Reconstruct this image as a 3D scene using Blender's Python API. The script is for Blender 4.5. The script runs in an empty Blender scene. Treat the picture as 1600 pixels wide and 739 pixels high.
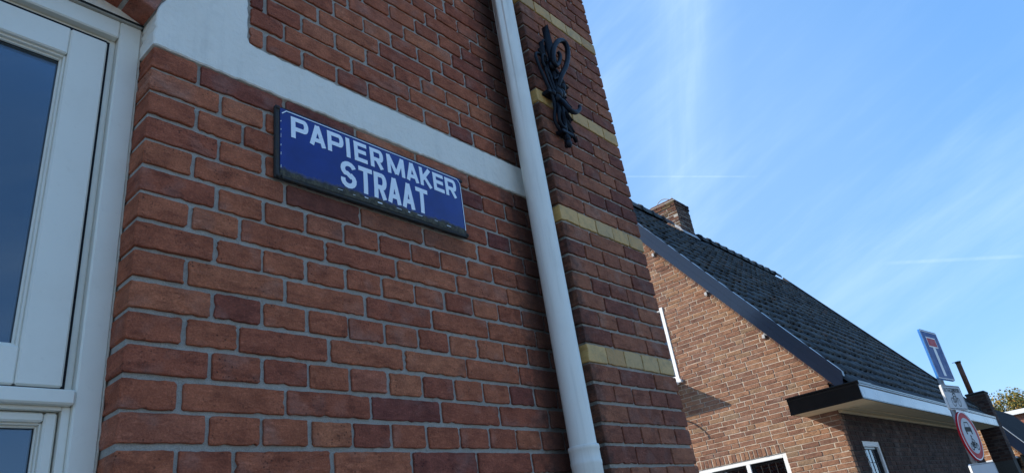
import bpy, math, random
from mathutils import Vector, Matrix
random.seed(7)
SC = bpy.context.scene
COL = SC.collection
R = math.radians

# ------------------------------------------------------------------ camera
CAM = Vector((-0.46445, -1.27946, -0.20556))
YAW, PITCH, ROLL, FPX = 0.904483, 0.434258, -0.159035, 1075.04
fw = Vector((math.sin(YAW)*math.cos(PITCH), math.cos(YAW)*math.cos(PITCH), math.sin(PITCH)))
r0 = Vector((math.cos(YAW), -math.sin(YAW), 0)); u0 = r0.cross(fw)
cr = math.cos(ROLL)*r0 + math.sin(ROLL)*u0
cu = -math.sin(ROLL)*r0 + math.cos(ROLL)*u0
cam = bpy.data.cameras.new('camera'); camo = bpy.data.objects.new('camera', cam); COL.objects.link(camo)
M = Matrix((cr, cu, -fw)).transposed().to_4x4(); M.translation = CAM
camo.matrix_world = M
cam.sensor_width = 36.0; cam.lens = 36.0*FPX/1600.0
cam.clip_start = 0.05; cam.clip_end = 3000
cam.dof.use_dof = False
SC.camera = camo

# ------------------------------------------------------------------ light
SUN_TO = Vector((-1.0, 1.10, 0.78)).normalized()
SUN_EL = math.asin(SUN_TO.z); SUN_YAW = math.atan2(SUN_TO.x, SUN_TO.y)
sl = bpy.data.lights.new('sun', 'SUN'); sl.energy = 2.75; sl.angle = R(0.53); sl.color = (1.0, 0.93, 0.82)
so = bpy.data.objects.new('sun', sl); COL.objects.link(so)
so.rotation_euler = SUN_TO.to_track_quat('Z', 'Y').to_euler()
SC.view_settings.view_transform = 'Standard'; SC.view_settings.look = 'None'
SC.view_settings.exposure = 0.78; SC.view_settings.gamma = 1.0; SC.view_settings.use_curve_mapping = False

def pxray(x, y):
    return (fw + (x-800)/FPX*cr - (y-369.5)/FPX*cu).normalized()

world = bpy.data.worlds.new('World'); SC.world = world; world.use_nodes = True
nt = world.node_tree; nt.nodes.clear()
def N(t, **k):
    n = nt.nodes.new(t)
    for a, b in k.items(): setattr(n, a, b)
    return n
out = N('ShaderNodeOutputWorld'); bg = N('ShaderNodeBackground'); bg.inputs[1].default_value = 0.122
sky = N('ShaderNodeTexSky', sky_type='NISHITA'); sky.sun_disc = False
sky.sun_elevation = SUN_EL; sky.sun_rotation = SUN_YAW % (2*math.pi)
sky.air_density = 1.0; sky.dust_density = 0.6; sky.ozone_density = 2.2
tc = N('ShaderNodeTexCoord')
L = nt.links.new
def dotn(vec):
    n = N('ShaderNodeVectorMath', operation='DOT_PRODUCT'); L(tc.outputs['Generated'], n.inputs[0]); n.inputs[1].default_value = vec
    return n.outputs['Value']
def mth(op, a, b=None, c=None, clamp=False):
    n = N('ShaderNodeMath', operation=op); n.use_clamp = clamp
    for i, v in enumerate((a, b, c)):
        if v is None: continue
        if isinstance(v, (int, float)): n.inputs[i].default_value = v
        else: L(v, n.inputs[i])
    return n.outputs[0]
def mrange(v, a, b, c, d, smooth=True):
    n = N('ShaderNodeMapRange'); n.interpolation_type = 'SMOOTHSTEP' if smooth else 'LINEAR'
    L(v, n.inputs[0])
    for i, x in enumerate((a, b, c, d)): n.inputs[i+1].default_value = x
    return n.outputs[0]
def noise_dir(scale3, scale, detail=4, rough=.55, rot=None):
    # rot: three basis vectors; noise runs long along the first
    comb = N('ShaderNodeCombineXYZ')
    for i in range(3):
        L(mth('MULTIPLY', dotn(rot[i]), scale3[i]), comb.inputs[i])
    n = N('ShaderNodeTexNoise'); n.inputs['Scale'].default_value = scale; n.inputs['Detail'].default_value = detail
    n.inputs['Roughness'].default_value = rough
    L(comb.outputs[0], n.inputs['Vector'])
    return n.outputs['Fac']
def basis(p, q):
    a, b = pxray(*p), pxray(*q)
    n = a.cross(b).normalized(); t = (b-a).normalized(); m = n.cross(t)
    return (t, n, m)
# thin cirrus fans
B1 = basis((1150, 420), (1600, 40))
c1 = noise_dir((0.8, 5.0, 1.2), 2.2, 6, .6, B1)
c1b = noise_dir((1.0, 1.6, 1.0), 1.7, 3, .5, B1)
m1 = mth('MULTIPLY', mrange(c1, .38, .82, 0, 1), mrange(c1b, .34, .66, .15, 1))
B2 = basis((1075, 0), (1068, 300))
c2 = noise_dir((1.0, 7.0, 1.2), 3.0, 6, .6, B2)
m2 = mth('MULTIPLY', mrange(c2, .35, .75, .40, 1), mrange(mth('ABSOLUTE', mth('ADD', dotn(B2[1]), 0.0)), 0.0, .075, 1, 0))
lim2 = mrange(dotn(pxray(1070, 20)), math.cos(R(22)), math.cos(R(8)), 0, 1)
m2 = mth('MULTIPLY', m2, lim2)
def trail(p, q, width, strength):
    Bt = basis(p, q); mid = pxray((p[0]+q[0])/2, (p[1]+q[1])/2)
    half = math.acos(max(-1, min(1, pxray(*p).dot(pxray(*q)))))/2
    w = mrange(mth('ABSOLUTE', dotn(Bt[1])), width*.2, width, 1, 0)
    l = mrange(dotn(mid), math.cos(half*1.05), math.cos(half*.55), 0, 1)
    nz = noise_dir((6, 2, 2), 6, 3, .6, Bt)
    return mth('MULTIPLY', mth('MULTIPLY', w, l), mth('MULTIPLY', mrange(nz, .3, .65, .4, 1), strength))
t1 = trail((950, 276), (1185, 276), .0016, .20)
t2 = trail((1370, 412), (1640, 398), .0032, .22)
haze1 = mrange(dotn(pxray(930, 300)), math.cos(R(30)), math.cos(R(2)), 0, .20)
mask = mth('MULTIPLY', m1, .46)
mask = mth('ADD', mask, mth('MULTIPLY', m2, .40))
for t in (t1, t2, haze1): mask = mth('ADD', mask, t)
mask = mth('MINIMUM', mask, .85)
mix = N('ShaderNodeMix', data_type='RGBA'); L(mask, mix.inputs['Factor'])
veil = N('ShaderNodeMix', data_type='RGBA'); veil.inputs['Factor'].default_value = .58
L(sky.outputs[0], veil.inputs['A']); veil.inputs['B'].default_value = (1.0, 2.75, 6.0, 1)
L(veil.outputs['Result'], mix.inputs['A']); mix.inputs['B'].default_value = (3.3, 4.6, 6.2, 1)
L(mix.outputs['Result'], bg.inputs[0]); L(bg.outputs[0], out.inputs[0])

# ------------------------------------------------------------------ materials
class Mat:
    """small node graph builder"""
    def __init__(s, name, rough=.8, spec=.5, metal=0, coat=0, color=None):
        s.m = bpy.data.materials.new(name); s.m.use_nodes = True
        s.nt = s.m.node_tree; s.b = s.nt.nodes['Principled BSDF']; s.out = s.nt.nodes['Material Output']
        s.b.inputs['Roughness'].default_value = rough; s.b.inputs['Metallic'].default_value = metal
        s.b.inputs['Specular IOR Level'].default_value = spec; s.b.inputs['Coat Weight'].default_value = coat
        s.b.inputs['Coat Roughness'].default_value = .08
        if color: s.b.inputs['Base Color'].default_value = (*color, 1)
    def n(s, t, **k):
        n = s.nt.nodes.new(t)
        for a, b in k.items(): setattr(n, a, b)
        return n
    def l(s, a, b): s.nt.links.new(a, b)
    def coords(s, rand=True, which='Object', scale=(1, 1, 1)):
        tc = s.n('ShaderNodeTexCoord'); v = tc.outputs[which]
        if rand:
            oi = s.n('ShaderNodeObjectInfo'); mu = s.n('ShaderNodeMath', operation='MULTIPLY'); mu.inputs[1].default_value = 37.0
            s.l(oi.outputs['Random'], mu.inputs[0])
            ad = s.n('ShaderNodeVectorMath', operation='ADD'); s.l(v, ad.inputs[0]); s.l(mu.outputs[0], ad.inputs[1]); v = ad.outputs[0]
        if scale != (1, 1, 1):
            mp = s.n('ShaderNodeVectorMath', operation='MULTIPLY'); s.l(v, mp.inputs[0]); mp.inputs[1].default_value = scale; v = mp.outputs[0]
        return v
    def noise(s, v, scale, detail=3, rough=.55, out='Fac'):
        t = s.n('ShaderNodeTexNoise'); s.l(v, t.inputs['Vector']); t.inputs['Scale'].default_value = scale
        t.inputs['Detail'].default_value = detail; t.inputs['Roughness'].default_value = rough
        return t.outputs[out]
    def ramp(s, f, stops, const=False):
        r = s.n('ShaderNodeValToRGB'); s.l(f, r.inputs[0]); e = r.color_ramp.elements
        if const: r.color_ramp.interpolation = 'CONSTANT'
        while len(e) < len(stops): e.new(.5)
        for i, (p, c) in enumerate(stops):
            e[i].position = p; e[i].color = (*c, 1) if len(c) == 3 else c
        return r.outputs[0]
    def g(s, f, a, b, c=0., d=1.):
        n = s.n('ShaderNodeMapRange'); s.l(f, n.inputs[0])
        for i, x in enumerate((a, b, c, d)): n.inputs[i+1].default_value = x
        return n.outputs[0]
    def mix(s, f, a, b, mode='MIX'):
        m = s.n('ShaderNodeMix', data_type='RGBA', blend_type=mode)
        for sock, v in ((m.inputs['Factor'], f), (m.inputs['A'], a), (m.inputs['B'], b)):
            if isinstance(v, (int, float)): sock.default_value = v
            elif isinstance(v, tuple): sock.default_value = (*v, 1)
            else: s.l(v, sock)
        return m.outputs['Result']
    def math(s, op, a, b=None):
        n = s.n('ShaderNodeMath', operation=op)
        for i, v in enumerate((a, b)):
            if v is None: continue
            if isinstance(v, (int, float)): n.inputs[i].default_value = v
            else: s.l(v, n.inputs[i])
        return n.outputs[0]
    def rnd(s):
        oi = s.n('ShaderNodeObjectInfo'); ge = s.n('ShaderNodeNewGeometry')
        return s.math('FRACT', s.math('ADD', oi.outputs['Random'], s.math('MULTIPLY', ge.outputs['Random Per Island'], 7.31)))
    def bump(s, h, dist, strength=1.0, chain=None):
        b = s.n('ShaderNodeBump'); b.inputs['Distance'].default_value = dist; b.inputs['Strength'].default_value = strength
        s.l(h, b.inputs['Height'])
        if chain is not None: s.l(chain, b.inputs['Normal'])
        return b.outputs[0]
    def done(s, color=None, normal=None, rough=None):
        if color is not None: s.l(color, s.b.inputs['Base Color'])
        if normal is not None: s.l(normal, s.b.inputs['Normal'])
        if rough is not None: s.l(rough, s.b.inputs['Roughness'])
        return s.m

def brick_material(name, stops, fine=1.0, pits=True, soot=0.0, wall=False):
    m = Mat(name, rough=.88, spec=.25)
    v = m.coords(); base = m.ramp(m.rnd(), stops)
    cl = m.noise(v, 22*fine, 4, .6)
    c = m.mix(m.g(cl, .40, .62, 0, .75), base, m.mix(1.0, base, (.68, .65, .65), 'MULTIPLY'))
    fi = m.noise(v, 260*fine, 4, .7)
    c = m.mix(m.g(fi, .42, .62, 0, .7), c, m.mix(1.0, c, (1.6, 1.6, 1.55), 'MULTIPLY'))
    dk = m.noise(v, 95*fine, 5, .7)
    c = m.mix(m.g(dk, .60, .72, 0, .55), c, (.035, .018, .014))
    # pale lime specks, fired streaks, a soft greyish bloom and smoked patches
    bl = m.noise(v, 9*fine, 3, .6)
    c = m.mix(m.g(bl, .54, .76, 0, .26), c, (.34, .29, .25))
    sv = m.n('ShaderNodeVectorMath', operation='MULTIPLY'); m.l(v, sv.inputs[0]); sv.inputs[1].default_value = (1, 1, 3.5)
    st = m.noise(sv.outputs[0], 16*fine, 5, .65)
    c = m.mix(m.g(st, .50, .66, 0, .6), c, m.mix(1.0, c, (.50, .44, .46), 'MULTIPLY'))
    ed = m.noise(sv.outputs[0], 48*fine, 4, .7)
    c = m.mix(m.g(ed, .55, .66, 0, .75), c, m.mix(1.0, c, (1.35, 1.45, 1.5), 'MULTIPLY'))
    sp = m.noise(v, 520*fine, 2, .6)
    c = m.mix(m.g(sp, .70, .76, 0, .5), c, (.42, .36, .32))
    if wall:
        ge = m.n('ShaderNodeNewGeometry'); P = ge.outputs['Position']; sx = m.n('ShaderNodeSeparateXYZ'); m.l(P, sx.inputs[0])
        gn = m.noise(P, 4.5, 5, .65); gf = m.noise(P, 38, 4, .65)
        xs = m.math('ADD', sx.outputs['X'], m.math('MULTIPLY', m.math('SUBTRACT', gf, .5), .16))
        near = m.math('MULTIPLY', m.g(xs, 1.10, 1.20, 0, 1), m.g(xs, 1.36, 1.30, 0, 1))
        c = m.mix(m.math('MULTIPLY', near, .72), c, (.030, .022, .018))      # corner shade and grime painted in beside the downpipe
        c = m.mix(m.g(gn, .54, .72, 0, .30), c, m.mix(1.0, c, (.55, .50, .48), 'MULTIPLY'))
        # rusty run-off below the sign
        zz = m.math('ADD', sx.outputs['Z'], m.math('MULTIPLY', m.noise(P, 26, 4, .7), .09))
        ru = m.math('MULTIPLY', m.math('MULTIPLY', m.g(zz, .625, .70, 0, 1), m.g(zz, .80, .76, 0, 1)), m.math('MULTIPLY', m.g(sx.outputs['X'], .26, .34, 0, 1), m.g(sx.outputs['X'], .96, .90, 0, 1)))
        c = m.mix(m.math('MULTIPLY', ru, .5), c, (.055, .026, .020))
    vo = m.n('ShaderNodeTexVoronoi'); m.l(v, vo.inputs['Vector']); vo.inputs['Scale'].default_value = 120*fine
    pit = m.g(vo.outputs['Distance'], .08, .3, 0, 1)
    sel = m.g(m.noise(v, 14*fine, 2), .5, .62, 0, 1)
    hgt = m.math('ADD', m.math('ADD', m.math('MULTIPLY', fi, .9), m.math('MULTIPLY', dk, 1.3)), m.math('MULTIPLY', cl, 1.8))
    nrm = m.bump(hgt, .0024/fine, .9)
    if pits:
        pm = m.math('MULTIPLY', m.math('SUBTRACT', 1.0, pit), sel)
        c = m.mix(m.math('MULTIPLY', pm, .75), c, (.03, .016, .012))
        nrm = m.bump(m.math('SUBTRACT', 1.0, pm), .0016/fine, .8, nrm)
    return m.done(c, nrm)

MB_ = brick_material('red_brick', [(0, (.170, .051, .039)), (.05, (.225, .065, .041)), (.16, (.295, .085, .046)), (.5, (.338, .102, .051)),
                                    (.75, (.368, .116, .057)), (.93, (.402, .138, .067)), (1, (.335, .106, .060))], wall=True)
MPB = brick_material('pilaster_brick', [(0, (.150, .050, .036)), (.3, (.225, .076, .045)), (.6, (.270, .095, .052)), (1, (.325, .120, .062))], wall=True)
MYB = Mat('yellow_brick', rough=.55, spec=.4)
v = MYB.coords(); c = MYB.ramp(MYB.rnd(), [(0, (.46, .245, .075)), (.35, (.56, .31, .09)), (.7, (.62, .365, .12)), (1, (.50, .31, .12))])
c = MYB.mix(MYB.g(MYB.noise(v, 28, 5, .7), .46, .70, 0, .6), c, (.27, .19, .08))
c = MYB.mix(MYB.g(MYB.noise(v, 180, 3, .6), .6, .75, 0, .5), c, (.16, .12, .06))
MYB = MYB.done(c, MYB.bump(MYB.noise(v, 160, 3), .0008, .6))

def mortar_material(name, a, b, k=1.0):
    m = Mat(name, rough=.95, spec=.15); v = m.coords(False)
    n1 = m.noise(v, 420*k, 4, .7); n2 = m.noise(v, 7*k, 4, .6); n3 = m.noise(v, 60*k, 4, .6)
    c = m.mix(m.g(n1, .35, .7), a, b)
    c = m.mix(m.g(n2, .42, .7, 0, .45), c, m.mix(1.0, c, (.62, .60, .57), 'MULTIPLY'))
    c = m.mix(m.g(n3, .60, .74, 0, .4), c, (.10, .09, .08))
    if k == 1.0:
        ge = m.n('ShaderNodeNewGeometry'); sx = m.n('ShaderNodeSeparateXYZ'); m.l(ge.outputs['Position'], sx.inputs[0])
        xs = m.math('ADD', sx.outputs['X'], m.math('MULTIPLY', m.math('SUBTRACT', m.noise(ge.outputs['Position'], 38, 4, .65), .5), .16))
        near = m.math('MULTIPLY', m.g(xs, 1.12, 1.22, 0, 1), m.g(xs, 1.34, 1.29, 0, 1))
        c = m.mix(m.math('MULTIPLY', near, .70), c, (.045, .040, .036))  # joints get the same painted corner shade and grime by the downpipe
    return m.done(c, m.bump(m.math('ADD', n1, m.math('MULTIPLY', n3, 1.5)), .003/k, .9))
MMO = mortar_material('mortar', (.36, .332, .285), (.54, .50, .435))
MMO2 = mortar_material('pale_mortar', (.54, .44, .34), (.68, .57, .45), .5)

MMO3 = mortar_material('shaded_mortar', (.07, .06, .05), (.11, .095, .08), .5)  # joints coloured dark to carry the side wall's shade
MPL = Mat('white_plaster', rough=.9, spec=.25)
v = MPL.coords(False)
n1 = MPL.noise(v, 70, 5, .6); n2 = MPL.noise(v, 8, 4, .6); n3 = MPL.noise(v, 330, 3, .6)
c = MPL.mix(MPL.g(n2, .4, .75, 0, .5), (.85, .80, .70), (.74, .69, .59))
c = MPL.mix(MPL.g(MPL.noise(v, 45, 6, .75), .64, .76, 0, .6), c, (.30, .31, .30))
sv = MPL.n('ShaderNodeVectorMath', operation='MULTIPLY'); MPL.l(v, sv.inputs[0]); sv.inputs[1].default_value = (1, 1, .12)
c = MPL.mix(MPL.g(MPL.noise(sv.outputs[0], 24, 5, .65), .54, .76, 0, .22), c, (.40, .39, .35))
c = MPL.mix(MPL.g(MPL.noise(v, 3.2, 5, .7), .55, .70, 0, .35), c, (.50, .48, .42))
MPL = MPL.done(c, MPL.bump(MPL.math('ADD', MPL.math('MULTIPLY', n1, 2.2), n3), .0022, .8))

def paint(name, col, rough=.35, dirt=.25, dcol=(.25, .23, .19), scale=14, bump=.0004, spec=.5, coat=0, metal=0):
    m = Mat(name, rough=rough, spec=spec, coat=coat, metal=metal); v = m.coords(False)
    n = m.noise(v, scale, 5, .65); c = m.mix(m.g(n, .48, .78, 0, dirt), col, dcol)
    n2 = m.noise(v, scale*9, 3, .6)
    c = m.mix(m.g(n2, .62, .78, 0, dirt), c, dcol)
    return m.done(c, m.bump(m.noise(v, scale*5, 3), bump, .6), m.g(n, .3, .7, rough*.8, min(1, rough*1.35)))
MFR = paint('cream_frame_paint', (.79, .755, .65), .38, .14, (.45, .40, .31), 9)
MSEAL = paint('frame_sealant', (.50, .43, .34), .8, .4, (.2, .15, .1), 30)
MPIPE = paint('pipe_grey_plastic', (.72, .70, .65), .36, .10, (.42, .40, .36), 6, .0002)
m = Mat('pipe_grey_plastic', rough=.36, spec=.5); v = m.coords(False)
sv = m.n('ShaderNodeVectorMath', operation='MULTIPLY'); m.l(v, sv.inputs[0]); sv.inputs[1].default_value = (1, 1, .05)
c = m.mix(m.g(m.noise(sv.outputs[0], 60, 4, .65), .5, .72, 0, .35), (.82, .785, .69), (.50, .47, .40))
c = m.mix(m.g(m.noise(v, 130, 4, .7), .68, .74, 0, .6), c, (.20, .18, .15))
c = m.mix(m.g(m.noise(v, 5, 4, .6), .5, .75, 0, .3), c, (.52, .50, .44))
MPIPE = m.done(c, m.bump(m.noise(v, 300, 2), .0002, .5), m.g(m.noise(v, 20, 3), .3, .7, .28, .5))
MIRON = paint('black_iron', (.0035, .0045, .009), .42, .3, (.008, .008, .009), 40, .001, .22)
MBLACKBACK = paint('weathered_black_metal', (.018, .017, .016), .7, .75, (.10, .07, .04), 60, .002)
MWHITE = paint('white_window_paint', (.80, .79, .76), .45, .12, (.5, .47, .42), 10)
MFASCIA = paint('pale_fascia', (.44, .48, .51), .22, .15, (.35, .40, .38), 3, .0004, .6)
MBLKP = paint('black_gloss_paint', (.003, .004, .005), .12, .2, (.010, .010, .012), 6, .0008, .35)
MBARGE = paint('dark_bargeboard', (.012, .020, .038), .12, .3, (.006, .007, .010), 3, .0003, .55)
MSOFF = paint('cream_soffit', (.52, .39, .23), .7, .3, (.30, .24, .17), 4)
MLEAD = paint('lead_flashing', (.33, .35, .37), .6, .4, (.18, .18, .18), 8)
MPOLE = paint('galvanised_steel', (.42, .43, .42), .45, .3, (.3, .3, .28), 12, .0004, .5, 0, .4)
MSB = paint('sign_blue', (.010, .050, .20), .4, .12, (.02, .05, .18), 9, spec=.12)
MSW = paint('sign_white', (.80, .80, .78), .45, .10, (.5, .5, .48), 9, spec=.12)
MSG = paint('sign_grey_white', (.50, .51, .52), .5, .10, (.38, .38, .38), 9, spec=.12)
MSR = paint('sign_red', (.42, .010, .018), .4, .12, (.3, .03, .03), 9, spec=.12)
MSK = paint('sign_black', (.012, .012, .014), .5, .1, (.02, .02, .02), 9, spec=.12)
MEDGE = paint('sign_edge_blue', (.03, .20, .55), .4, .1, (.02, .1, .3), 9)
MMATT = paint('matt_slate', (.020, .020, .022), .95, .4, (.035, .035, .033), 5, .002, .08)
MRUST = paint('rusty_flue', (.14, .055, .03), .8, .6, (.05, .03, .022), 9, .002)
MDARKIN = Mat('dark_interior', rough=.95, color=(.012, .013, .014)).m
MCURT = paint('lace_curtain', (.42, .38, .27), .9, .6, (.12, .10, .07), 22, .002)

# glass: mirror-like sky reflection over a dark room
def glass(name, tint, refl=.5, rough=.004):
    m = Mat(name); nt_ = m.nt; nt_.nodes.remove(m.b)
    gl = m.n('ShaderNodeBsdfGlossy'); gl.inputs['Roughness'].default_value = rough; gl.inputs['Color'].default_value = (.80, .90, 1, 1)
    tr = m.n('ShaderNodeBsdfTransparent'); tr.inputs['Color'].default_value = (*tint, 1)
    fr = m.n('ShaderNodeFresnel'); fr.inputs['IOR'].default_value = 1.55
    f = m.math('ADD', m.math('MULTIPLY', fr.outputs[0], 1.3), refl)
    f = m.math('MINIMUM', f, .95)
    v = m.coords(False); b = m.bump(m.noise(v, 2.0, 2), .002, .25); m.l(b, gl.inputs['Normal'])
    mx = m.n('ShaderNodeMixShader'); m.l(f, mx.inputs[0]); m.l(tr.outputs[0], mx.inputs[1]); m.l(gl.outputs[0], mx.inputs[2])
    m.l(mx.outputs[0], m.out.inputs['Surface']); return m.m
MGL = glass('window_glass', (.5, .55, .6), .05)
MGL2 = glass('leaded_glass', (.6, .6, .6), .02)

# enamel plate: deep blue, grime and rust creeping up from the lower edge
m = Mat('blue_enamel', rough=.26, spec=.45, coat=.12); v = m.coords(False)
sx = m.n('ShaderNodeSeparateXYZ'); m.l(v, sx.inputs[0])
edge = m.math('ADD', sx.outputs['Z'], m.math('MULTIPLY', m.noise(v, 18, 5, .7), -.034))
edge = m.math('ADD', edge, m.math('MULTIPLY', m.noise(v, 110, 4, .7), -.012))
g1 = m.g(edge, -.104, -.094, 1, 0)
c = m.mix(m.g(m.noise(v, 12, 3), .35, .7), (.002, .011, .140), (.003, .019, .20))
c = m.mix(m.g(m.noise(v, 240, 4, .7), .66, .74, 0, .4), c, (.05, .05, .10))
rc = m.ramp(m.noise(v, 75, 5, .7), [(0, (.012, .012, .012)), (.45, (.035, .03, .02)), (.60, (.10, .085, .05)), (.66, (.03, .02, .012)), (1, (.015, .012, .01))])
c = m.mix(g1, c, rc)
MEN = m.done(c, m.bump(m.math('ADD', m.noise(v, 9, 2), m.math('MULTIPLY', m.math('MULTIPLY', g1, m.noise(v, 120, 3)), .5)), .0025, .5), m.g(g1, 0, 1, .16, .85))
m = Mat('enamel_white', rough=.25, spec=.5, coat=.3); v = m.coords(False)
MEW = m.done(m.mix(m.g(m.noise(v, 120, 4, .7), .60, .75, 0, .4), (.80, .84, .88), (.45, .5, .58)))

# ------------------------------------------------------------------ object helpers
def link(name, me, parent=None, loc=None):
    o = bpy.data.objects.new(name, me); COL.objects.link(o)
    if parent: o.parent = parent
    if loc is not None: o.location = loc
    return o
def thing(name, label, cat, loc=(0, 0, 0), group=None, rz=0):
    o = bpy.data.objects.new(name, None); COL.objects.link(o); o.location = loc; o.rotation_euler = (0, 0, rz)
    o.empty_display_size = .1
    o['label'] = label; o['category'] = cat
    if group: o['group'] = group
    return o
class MBd:
    def __init__(s): s.v = []; s.f = []; s.mi = []; s.sm = []
    def add(s, vs, fs, mi=0, smooth=False):
        b = len(s.v); s.v += [tuple(p) for p in vs]; s.f += [tuple(i+b for i in f) for f in fs]
        s.mi += [mi]*len(fs); s.sm += [smooth]*len(fs)
    def box(s, lo, hi, mi=0):
        (a, b, c), (d, e, f) = lo, hi
        s.add([(a,b,c),(d,b,c),(d,e,c),(a,e,c),(a,b,f),(d,b,f),(d,e,f),(a,e,f)],
              [(0,3,2,1),(4,5,6,7),(0,1,5,4),(1,2,6,5),(2,3,7,6),(3,0,4,7)], mi)
    def bbox(s, lo, hi, bv=.004, mi=0):
        """box with all edges bevelled (chamfer)"""
        c = [(lo[i]+hi[i])/2 for i in range(3)]; h = [(hi[i]-lo[i])/2 for i in range(3)]
        bv = min(bv, min(h)*.8)
        vs = []; idx = {}
        for sx_ in (-1, 1):
            for sy in (-1, 1):
                for sz in (-1, 1):
                    for ax in range(3):
                        p = []
                        for k, sg in enumerate((sx_, sy, sz)):
                            p.append(c[k] + sg*(h[k] if k == ax else h[k]-bv))
                        idx[(sx_, sy, sz, ax)] = len(vs); vs.append(p)
        fs = []
        def q(*k): fs.append([idx[x] for x in k])
        for ax in range(3):
            o1, o2 = [k for k in range(3) if k != ax]
            for sg in (-1, 1):
                ring = []
                for a_, b_ in ((-1,-1),(1,-1),(1,1),(-1,1)):
                    key = [0,0,0]; key[ax] = sg; key[o1] = a_; key[o2] = b_; ring.append((*key, ax))
                q(*ring)
        for ax in range(3):
            o1, o2 = [k for k in range(3) if k != ax]
            for a_ in (-1, 1):
                for b_ in (-1, 1):
                    def K(sg, axx):
                        key = [0,0,0]; key[ax] = sg; key[o1] = a_; key[o2] = b_; return (*key, axx)
                    q(K(-1,o1), K(1,o1), K(1,o2), K(-1,o2))
        for a_ in (-1,1):
            for b_ in (-1,1):
                for c_ in (-1,1): q((a_,b_,c_,0),(a_,b_,c_,1),(a_,b_,c_,2))
        s.add(vs, fs, mi)
    def prism(s, poly, axis, a, b, mi=0):
        """poly: list of 2-D points in the plane normal to axis, extruded from a to b"""
        n = len(poly)
        def P(p, t):
            q = list(p); q.insert(axis, t); return q
        vs = [P(p, a) for p in poly] + [P(p, b) for p in poly]
        fs = [tuple(range(n))[::-1], tuple(range(n, 2*n))] + [(i, (i+1) % n, n+(i+1) % n, n+i) for i in range(n)]
        s.add(vs, fs, mi)
    def tube(s, pts, rad, n=10, mi=0, cap=True, smooth=True):
        pts = [Vector(p) for p in pts]; m_ = len(pts)
        rs = rad if isinstance(rad, (list, tuple)) else [rad]*m_
        vs = []; up = None
        for i, p in enumerate(pts):
            d = (pts[min(i+1, m_-1)] - pts[max(i-1, 0)]).normalized()
            if up is None: up = Vector((0, 0, 1)) if abs(d.z) < .9 else Vector((1, 0, 0))
            a = d.cross(up).normalized(); b_ = a.cross(d).normalized(); up = b_
            for k in range(n):
                t = 2*math.pi*k/n; vs.append(p + rs[i]*(math.cos(t)*a + math.sin(t)*b_))
        fs = [(i*n+k, i*n+(k+1) % n, (i+1)*n+(k+1) % n, (i+1)*n+k) for i in range(m_-1) for k in range(n)]
        s.add(vs, fs, mi, smooth)
        if cap:
            b0 = len(s.v) - len(vs)
            s.f += [tuple(b0+k for k in range(n))[::-1], tuple(b0+(m_-1)*n+k for k in range(n))]; s.mi += [mi]*2; s.sm += [False]*2
    def mesh(s, name, mats, fix=True):
        me = bpy.data.meshes.new(name); me.from_pydata(s.v, [], s.f)
        for m_ in (mats if isinstance(mats, (list, tuple)) else [mats]): me.materials.append(m_)
        me.polygons.foreach_set('material_index', s.mi); me.polygons.foreach_set('use_smooth', s.sm)
        if fix:
            import bmesh
            bm = bmesh.new(); bm.from_mesh(me); bmesh.ops.recalc_face_normals(bm, faces=bm.faces); bm.to_mesh(me); bm.free()
        me.update(); return me
    def obj(s, name, mats, parent=None, kind=None):
        o = link(name, s.mesh(name, mats), parent)
        if kind: o['kind'] = kind
        return o
def smooth_path(pts, k=6):
    pts = [Vector(p) for p in pts]; out_ = []
    for i in range(len(pts)-1):
        p0 = pts[max(i-1, 0)]; p1 = pts[i]; p2 = pts[i+1]; p3 = pts[min(i+2, len(pts)-1)]
        for j in range(k):
            t = j/k
            out_.append(.5*((2*p1)+(-p0+p2)*t+(2*p0-5*p1+4*p2-p3)*t*t+(-p0+3*p1-3*p2+p3)*t**3))
    out_.append(pts[-1]); return out_
def pxy(p):
    d = Vector(p)-CAM; z = d.dot(fw)
    if z < .05: return None
    return (800+FPX*d.dot(cr)/z, 369.5-FPX*d.dot(cu)/z, z)

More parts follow.
